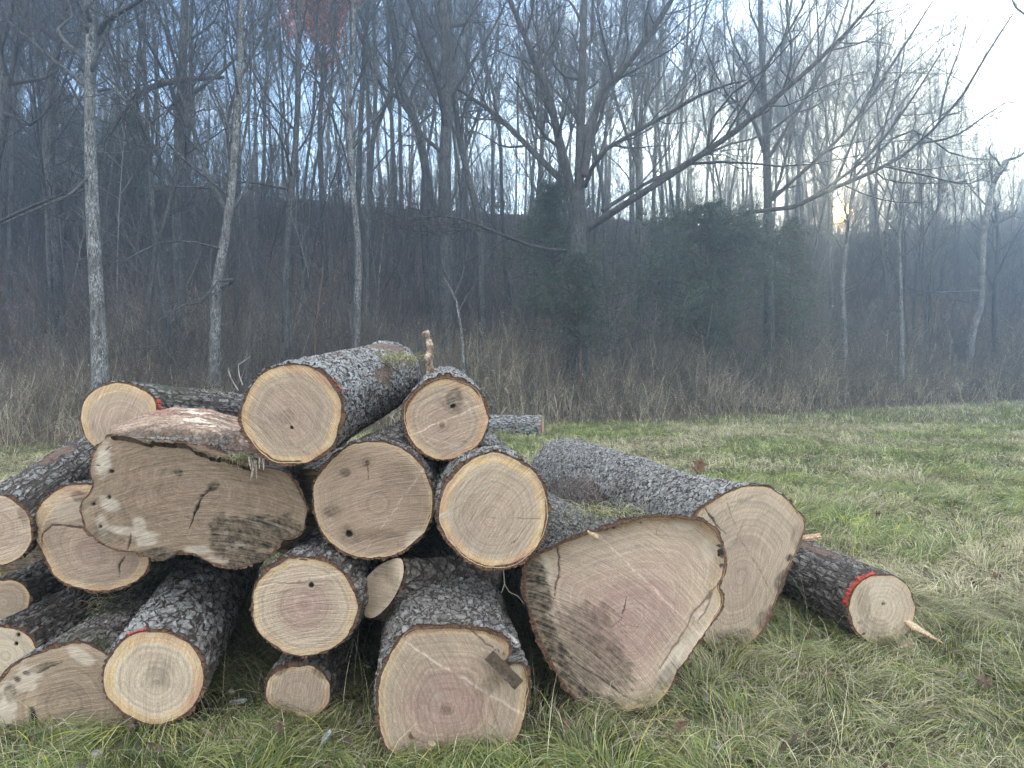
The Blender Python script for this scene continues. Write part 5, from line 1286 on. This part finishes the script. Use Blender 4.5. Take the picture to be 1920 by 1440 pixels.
# prototypes of the woods behind, copied with their parts
protos = []
for i in range(9):
    rg = np.random.default_rng(100 + i)
    H = rg.uniform(13, 19.5); lean = rg.normal(0, 0.9, 2)
    path = [np.array([0, 0, -0.2]), np.array([lean[0] * 0.2, lean[1] * 0.2, H * 0.25]), np.array([lean[0] * 0.5 + rg.normal(0, .35), lean[1] * 0.5 + rg.normal(0, .35), H * 0.5]), np.array([lean[0], lean[1], H * 0.75]), np.array([lean[0] * 1.4, lean[1] * 1.4, H])]
    r0 = rg.uniform(0.065, 0.14)
    ex = []
    if i % 3 == 0:                                          # forked ones
        b = path[2] * 0.6 + path[1] * 0.4; dx = np.array([rg.uniform(1, 2) * rg.choice([-1, 1]), rg.normal(0, 1), 0])
        ex = [([b, b + dx * 0.5 + [0, 0, H * 0.15], b + dx * 0.9 + [0, 0, H * 0.32], b + dx + [0, 0, H * 0.5]], [r0 * 0.7, r0 * 0.6, r0 * 0.4, r0 * 0.15])]
    t_, _ = tree('slender bare tree standing deep in the hillside woods', path, r0, 0.04, ['tree_grey', 'tree_dark', 'tree_grey', 'tree_dark'][i % 4], 13, rg.uniform(0.3, 0.5), rg.uniform(0.22, 0.3), ex, 'slender bare trees deep in the hillside woods', 200 + i, thin=0.0065, kb=(10, 7, 3), ang=rg.uniform(0.45, 0.65))
    protos.append(t_)


def copy_tree(src, loc, rz, s):
    c = src.copy(); C.objects.link(c); c.location = loc; c.rotation_euler = (0, 0, rz); c.scale = (s, s, s)
    for ch in src.children:
        k = ch.copy(); C.objects.link(k); k.parent = c; k.matrix_parent_inverse = ch.matrix_parent_inverse.copy()
    return c


# the parts of the prototypes were made about the world origin: keep them there, seen from their own root
rng = np.random.default_rng(42)
spots = []
tries = 0
while len(spots) < 255 and tries < 9000:
    tries += 1
    p = rng.uniform(-180, 2080); bd = float(np.interp(p, PXK, BORD)); s_ = 4 + 48 * rng.uniform(0, 1) ** 0.75
    if p > 1900 and rng.uniform() < 0.5: continue
    y = bd + s_; x = (p - 960) / F * y
    if any((x - a) ** 2 + (y - b) ** 2 < (1.3 + 0.02 * s_) ** 2 for a, b, _ in spots): continue
    if s_ < 12 and rng.uniform() < 0.55: continue
    if abs(p - 1577) < 9: continue
    spots.append((x, y, p))
for i, (x, y, p) in enumerate(spots):
    src = protos[i % 9]
    sc_ = rng.uniform(0.8, 1.15)
    if p > 1500: sc_ *= np.interp(p, [1500, 1690, 1760, 1900, 2100], [1, 0.95, 0.78, 0.56, 0.46])
    loc = (float(x), float(y), float(height(x, y)))
    if i < 9:
        src.location = loc; src.rotation_euler = (0, 0, rng.uniform(0, 6.28)); src.scale = (sc_,) * 3
    else:
        copy_tree(src, loc, rng.uniform(0, 6.28), sc_)


# evergreens
def cedar(label, px, Y, top_px, half_px, low_px, sd, n=60000, trunkr=0.12, col=(0.088, 0.112, 0.078)):
    rng = np.random.default_rng(sd)
    b = foot(px, Y)
    top = float(at(px, top_px, Y)[2]); low = float(at(px, low_px, Y)[2]); half = half_px / F * Y
    root = empty('evergreen_tree', b, label, 'tree', 'evergreen trees in the woods')
    V, Q = trunk_mesh([b, b + [0.05, 0, (top - b[2]) * 0.5], b + [0, 0, top - b[2] - 0.2]], trunkr, 0.02, rng)
    build('trunk', V, Q, M['cedar_bark'], root)
    # boughs
    nb = 120
    f = rng.uniform(0, 1, nb) ** 0.9
    zc = low + (top - low) * f
    az = rng.uniform(0, 6.28, nb)
    prof = np.sin(np.clip(1 - f, 0.03, 1) ** 0.65 * PI * 0.62) * (0.5 + 0.85 * rng.uniform(0, 1, nb)) * (0.8 + 0.35 * np.sin(az * 2 + sd))
    L = half * prof
    d = np.stack([np.cos(az), np.sin(az), rng.uniform(-0.05, 0.4, nb)], -1)
    base = np.stack([np.full(nb, b[0]), np.full(nb, b[1]), zc - 0.15 * L], -1)
    u = np.linspace(0, 1, 5)
    P = base[:, None, :] + u[None, :, None] * d[:, None, :] * L[:, None, None]
    P[:, :, 2] += (0.12 * np.sin(u * PI)[None, :] - 0.10 * (u ** 2)[None, :]) * L[:, None]
    s = Soup(); V, Q = tubes(P, np.tile(np.linspace(0.022, 0.005, 5), (nb, 1)), 4); s.add(V, Q); s.obj('boughs', M['cedar_bark'], root)
    S, RS = kids(P, np.full((nb, 5), 0.01), 10, 0.15, 1.0, 0.42, 0.8, rng, 4, 0.05, 0.15)
    S2, _ = kids(S, np.full((len(S), 4), 0.01), 4, 0.1, 1.0, 0.5, 0.7, rng, 3, 0.05, 0.2)
    pts = S2[rng.integers(0, len(S2), n), :, :]
    t = rng.uniform(0, 1, (n, 1)); c = pts[:, 0] * (1 - t) + pts[:, 2] * t + rng.normal(0, 0.05, (n, 3))
    dr = pts[:, 2] - pts[:, 0]; dr /= np.linalg.norm(dr, axis=1, keepdims=True) + 1e-9
    dr = dr + rng.normal(0, 0.45, (n, 3)); dr /= np.linalg.norm(dr, axis=1, keepdims=True)
    e = np.cross(dr, rng.normal(0, 1, (n, 3))); e /= np.linalg.norm(e, axis=1, keepdims=True)
    Lq = rng.uniform(0.07, 0.17, (n, 1)) * (Y / 26) ** 0.5; w = 0.07
    V = np.stack([c, c + dr * Lq * 0.5 + e * Lq * w, c + dr * Lq, c + dr * Lq * 0.5 - e * Lq * w], 1).reshape(-1, 3)
    k = fbm(c[:, 0] * 0.9, c[:, 1] * 0.9, c[:, 2] * 0.9, sd, 3)[:, None]
    cc = np.array([col]) * (0.55 + 0.9 * k) * rng.uniform(0.7, 1.35, (n, 1)); cc = cc + (rng.uniform(0, 1, (n, 1)) < 0.06) * np.array([[0.10, 0.075, 0.05]])
    build('foliage', V, np.arange(4 * n).reshape(-1, 4), M['needles'], root, {'col': np.repeat(cc, 4, 0)})


cedar('wide soft green evergreen below and left of the sun', 1325, 30, 385, 205, 650, 1, 110000)
cedar('ragged evergreen beside the oak trunk, left of the wide soft one', 1035, 27, 345, 88, 590, 2, 36000, 0.09)
cedar('small ragged evergreen hiding the foot of the spreading oak', 1085, 23.6, 480, 80, 650, 6, 17000, 0.07, (0.066, 0.085, 0.060))
cedar('broad dark evergreen high on the slope at far left', 120, 36, 190, 150, 420, 3, 50000, 0.14)
cedar('shadowy evergreen on the slope right of the tallest straight trunk', 245, 34, 215, 80, 400, 4, 26000, 0.1)
cedar('low bushy evergreen at the right flank of the wide soft one', 1480, 32, 415, 85, 640, 5, 24000, 0.08, (0.09, 0.112, 0.078))

# ------------------------------------------------------------------ sun, sky, air, camera
SUN_EL, SUN_AZ = math.atan(300 / F), math.atan(615 / F)
dv = ray(1575, 400); dv = dv / np.linalg.norm(dv)
SUN_EL = math.asin(dv[2]); SUN_AZ = math.atan2(dv[0], dv[1])
w = bpy.data.worlds.new('World'); sc.world = w; w.use_nodes = True
nt = w.node_tree; nt.nodes.clear()
sky = nt.nodes.new('ShaderNodeTexSky'); sky.sky_type = 'NISHITA'; sky.sun_disc = False
sky.sun_elevation = SUN_EL; sky.sun_rotation = SUN_AZ; sky.air_density = 1.0; sky.dust_density = 0.4; sky.ozone_density = 2.5
bg = nt.nodes.new('ShaderNodeBackground'); bg.inputs[1].default_value = 0.092
tint = nt.nodes.new('ShaderNodeMix'); tint.data_type = 'RGBA'; tint.blend_type = 'MULTIPLY'; tint.inputs[0].default_value = 1.0; tint.inputs[7].default_value = (0.72, 0.93, 1.16, 1)
nt.links.new(sky.outputs[0], tint.inputs[6]); nt.links.new(tint.outputs[2], bg.inputs[0])
# the sun's own disc and its aureole in the sky
tc = nt.nodes.new('ShaderNodeTexCoord')
dot = nt.nodes.new('ShaderNodeVectorMath'); dot.operation = 'DOT_PRODUCT'; dot.inputs[1].default_value = tuple(dv)
nt.links.new(tc.outputs['Generated'], dot.inputs[0])
mx = nt.nodes.new('ShaderNodeMapRange'); mx.inputs[1].default_value = math.cos(math.radians(1.05)); mx.inputs[2].default_value = math.cos(math.radians(0.66)); mx.inputs[3].default_value = 0; mx.inputs[4].default_value = 2.2
nt.links.new(dot.outputs['Value'], mx.inputs[0])
pw = nt.nodes.new('ShaderNodeMath'); pw.operation = 'POWER'; pw.inputs[1].default_value = 700
mxp = nt.nodes.new('ShaderNodeMath'); mxp.operation = 'MAXIMUM'; mxp.inputs[1].default_value = 0.0
nt.links.new(dot.outputs['Value'], mxp.inputs[0]); nt.links.new(mxp.outputs[0], pw.inputs[0])
pw2 = nt.nodes.new('ShaderNodeMath'); pw2.operation = 'POWER'; pw2.inputs[1].default_value = 110; nt.links.new(mxp.outputs[0], pw2.inputs[0])
pw3 = nt.nodes.new('ShaderNodeMath'); pw3.operation = 'MULTIPLY_ADD'; pw3.inputs[1].default_value = 0.05; nt.links.new(pw2.outputs[0], pw3.inputs[0])
core = nt.nodes.new('ShaderNodeMapRange'); core.inputs[1].default_value = math.cos(math.radians(0.62)); core.inputs[2].default_value = math.cos(math.radians(0.42)); core.inputs[4].default_value = 70
nt.links.new(dot.outputs['Value'], core.inputs[0])
csum = nt.nodes.new('ShaderNodeMath'); csum.operation = 'ADD'; nt.links.new(core.outputs[0], csum.inputs[0]); nt.links.new(mx.outputs[0], csum.inputs[1])
ma = nt.nodes.new('ShaderNodeMath'); ma.operation = 'MULTIPLY_ADD'; ma.inputs[1].default_value = 0.6
nt.links.new(pw.outputs[0], ma.inputs[0]); nt.links.new(csum.outputs[0], ma.inputs[2])
bg2 = nt.nodes.new('ShaderNodeBackground'); bg2.inputs[0].default_value = (1.0, 0.50, 0.05, 1)
nt.links.new(ma.outputs[0], pw3.inputs[2]); nt.links.new(pw3.outputs[0], bg2.inputs[1])
# unseen fill veil added to the sky overhead and behind, clear towards the sunset
fill_veil = nt.nodes.new('ShaderNodeBackground'); fill_veil.inputs[0].default_value = (0.93, 0.965, 1.0, 1); fill_veil.inputs[1].default_value = 0.50
sx = nt.nodes.new('ShaderNodeSeparateXYZ'); nt.links.new(tc.outputs['Generated'], sx.inputs[0])
e1 = nt.nodes.new('ShaderNodeMapRange'); e1.interpolation_type = 'SMOOTHSTEP'; e1.inputs[1].default_value = 0.52; e1.inputs[2].default_value = 0.80; nt.links.new(sx.outputs['Z'], e1.inputs[0])
e2 = nt.nodes.new('ShaderNodeMapRange'); e2.interpolation_type = 'SMOOTHSTEP'; e2.inputs[1].default_value = 0.25; e2.inputs[2].default_value = -0.35; nt.links.new(sx.outputs['Y'], e2.inputs[0])
e3 = nt.nodes.new('ShaderNodeMath'); e3.operation = 'MAXIMUM'; nt.links.new(e1.outputs[0], e3.inputs[0]); nt.links.new(e2.outputs[0], e3.inputs[1])
# streaks of pink cloud lower down
cl = nt.nodes.new('ShaderNodeTexNoise'); cl.inputs['Scale'].default_value = 3.2; cl.inputs['Detail'].default_value = 5
cv = nt.nodes.new('ShaderNodeVectorMath'); cv.operation = 'MULTIPLY'; cv.inputs[1].default_value = (1.0, 1.0, 4.0); nt.links.new(tc.outputs['Generated'], cv.inputs[0]); nt.links.new(cv.outputs[0], cl.inputs['Vector'])
cr = nt.nodes.new('ShaderNodeMapRange'); cr.interpolation_type = 'SMOOTHSTEP'; cr.inputs[1].default_value = 0.50; cr.inputs[2].default_value = 0.68; cr.inputs[4].default_value = 0.45; nt.links.new(cl.outputs['Fac'], cr.inputs[0])
pink = nt.nodes.new('ShaderNodeBackground'); pink.inputs[0].default_value = (1.0, 0.80, 0.74, 1); pink.inputs[1].default_value = 0.17
m1 = nt.nodes.new('ShaderNodeMixShader'); nt.links.new(cr.outputs[0], m1.inputs[0]); nt.links.new(bg.outputs[0], m1.inputs[1]); nt.links.new(pink.outputs[0], m1.inputs[2])
m2 = nt.nodes.new('ShaderNodeMixShader'); nt.links.new(e3.outputs[0], m2.inputs[0]); nt.links.new(m1.outputs[0], m2.inputs[1]); nt.links.new(fill_veil.outputs[0], m2.inputs[2])
# a bright thin cloud to the right of the sun
cd = ray(1980, 90); cd = cd / np.linalg.norm(cd)
d2 = nt.nodes.new('ShaderNodeVectorMath'); d2.operation = 'DOT_PRODUCT'; d2.inputs[1].default_value = tuple(cd); nt.links.new(tc.outputs['Generated'], d2.inputs[0])
r2 = nt.nodes.new('ShaderNodeMapRange'); r2.interpolation_type = 'SMOOTHSTEP'; r2.inputs[1].default_value = 0.955; r2.inputs[2].default_value = 0.992; r2.inputs[4].default_value = 0.85; nt.links.new(d2.outputs['Value'], r2.inputs[0])
wc = nt.nodes.new('ShaderNodeBackground'); wc.inputs[0].default_value = (1.0, 0.97, 0.93, 1); wc.inputs[1].default_value = 0.22
m3 = nt.nodes.new('ShaderNodeMixShader'); nt.links.new(r2.outputs[0], m3.inputs[0]); nt.links.new(m2.outputs[0], m3.inputs[1]); nt.links.new(wc.outputs[0], m3.inputs[2])
# the cream and gold of the sky round the sun
g1 = nt.nodes.new('ShaderNodeVectorMath'); g1.operation = 'DOT_PRODUCT'; g1.inputs[1].default_value = tuple(dv); nt.links.new(tc.outputs['Generated'], g1.inputs[0])
g2 = nt.nodes.new('ShaderNodeMapRange'); g2.interpolation_type = 'SMOOTHSTEP'; g2.inputs[1].default_value = 0.955; g2.inputs[2].default_value = 0.9985; g2.inputs[4].default_value = 0.92; nt.links.new(g1.outputs['Value'], g2.inputs[0])
gold = nt.nodes.new('ShaderNodeBackground'); gold.inputs[0].default_value = (1.0, 0.80, 0.50, 1); gold.inputs[1].default_value = 0.105
m4 = nt.nodes.new('ShaderNodeMixShader'); nt.links.new(g2.outputs[0], m4.inputs[0]); nt.links.new(m3.outputs[0], m4.inputs[1]); nt.links.new(gold.outputs[0], m4.inputs[2])
bg = m4
ad = nt.nodes.new('ShaderNodeAddShader'); nt.links.new(bg.outputs[0], ad.inputs[0]); nt.links.new(bg2.outputs[0], ad.inputs[1])
wo = nt.nodes.new('ShaderNodeOutputWorld'); nt.links.new(ad.outputs[0], wo.inputs['Surface'])

sl = bpy.data.lights.new('sun', 'SUN'); sl.energy = 3.2; sl.angle = math.radians(0.6); sl.color = (1.0, 0.78, 0.52)
so = bpy.data.objects.new('sun', sl); C.objects.link(so)
so.rotation_euler = Vector([float(c) for c in -dv]).to_track_quat('-Z', 'Y').to_euler()

HAZE = 0.0050
if HAZE > 0:
    lo, hi = np.array([-140.0, -55, -4]), np.array([140.0, 150, 46])
    cs = np.array([[(lo, hi)[i][0], (lo, hi)[j][1], (lo, hi)[k][2]] for i in (0, 1) for j in (0, 1) for k in (0, 1)])
    fs = np.array([[0, 1, 3, 2], [4, 6, 7, 5], [0, 4, 5, 1], [2, 3, 7, 6], [0, 2, 6, 4], [1, 5, 7, 3]])
    t = NT('haze_air')
    pv = t.n('VolumePrincipled', {'Color': (0.60, 0.80, 1.0, 1), 'Density': HAZE, 'Anisotropy': 0.66})
    t.t.links.new(pv.outputs[0], t.out.inputs['Volume'])
    tag(build('haze', cs, fs, t.m, smooth=False), kind='stuff')

cam = bpy.data.cameras.new('camera'); cam.sensor_width = 36; cam.lens = 27.0; cam.clip_end = 2000; cam.clip_start = 0.05
co = bpy.data.objects.new('camera', cam); C.objects.link(co)
co.location = CAM; co.rotation_euler = (PI / 2 - PITCH, 0, 0)
sc.camera = co

sc.render.engine = 'CYCLES'
sc.view_settings.view_transform = 'Standard'; sc.view_settings.look = 'None'; sc.view_settings.exposure = 2.5; sc.view_settings.gamma = 1
cy = sc.cycles
cy.max_bounces = 5; cy.diffuse_bounces = 3; cy.glossy_bounces = 1; cy.transmission_bounces = 2; cy.volume_bounces = 1; cy.transparent_max_bounces = 4
cy.sample_clamp_indirect = 4; cy.use_denoising = True
cy.caustics_reflective = False; cy.caustics_refractive = False
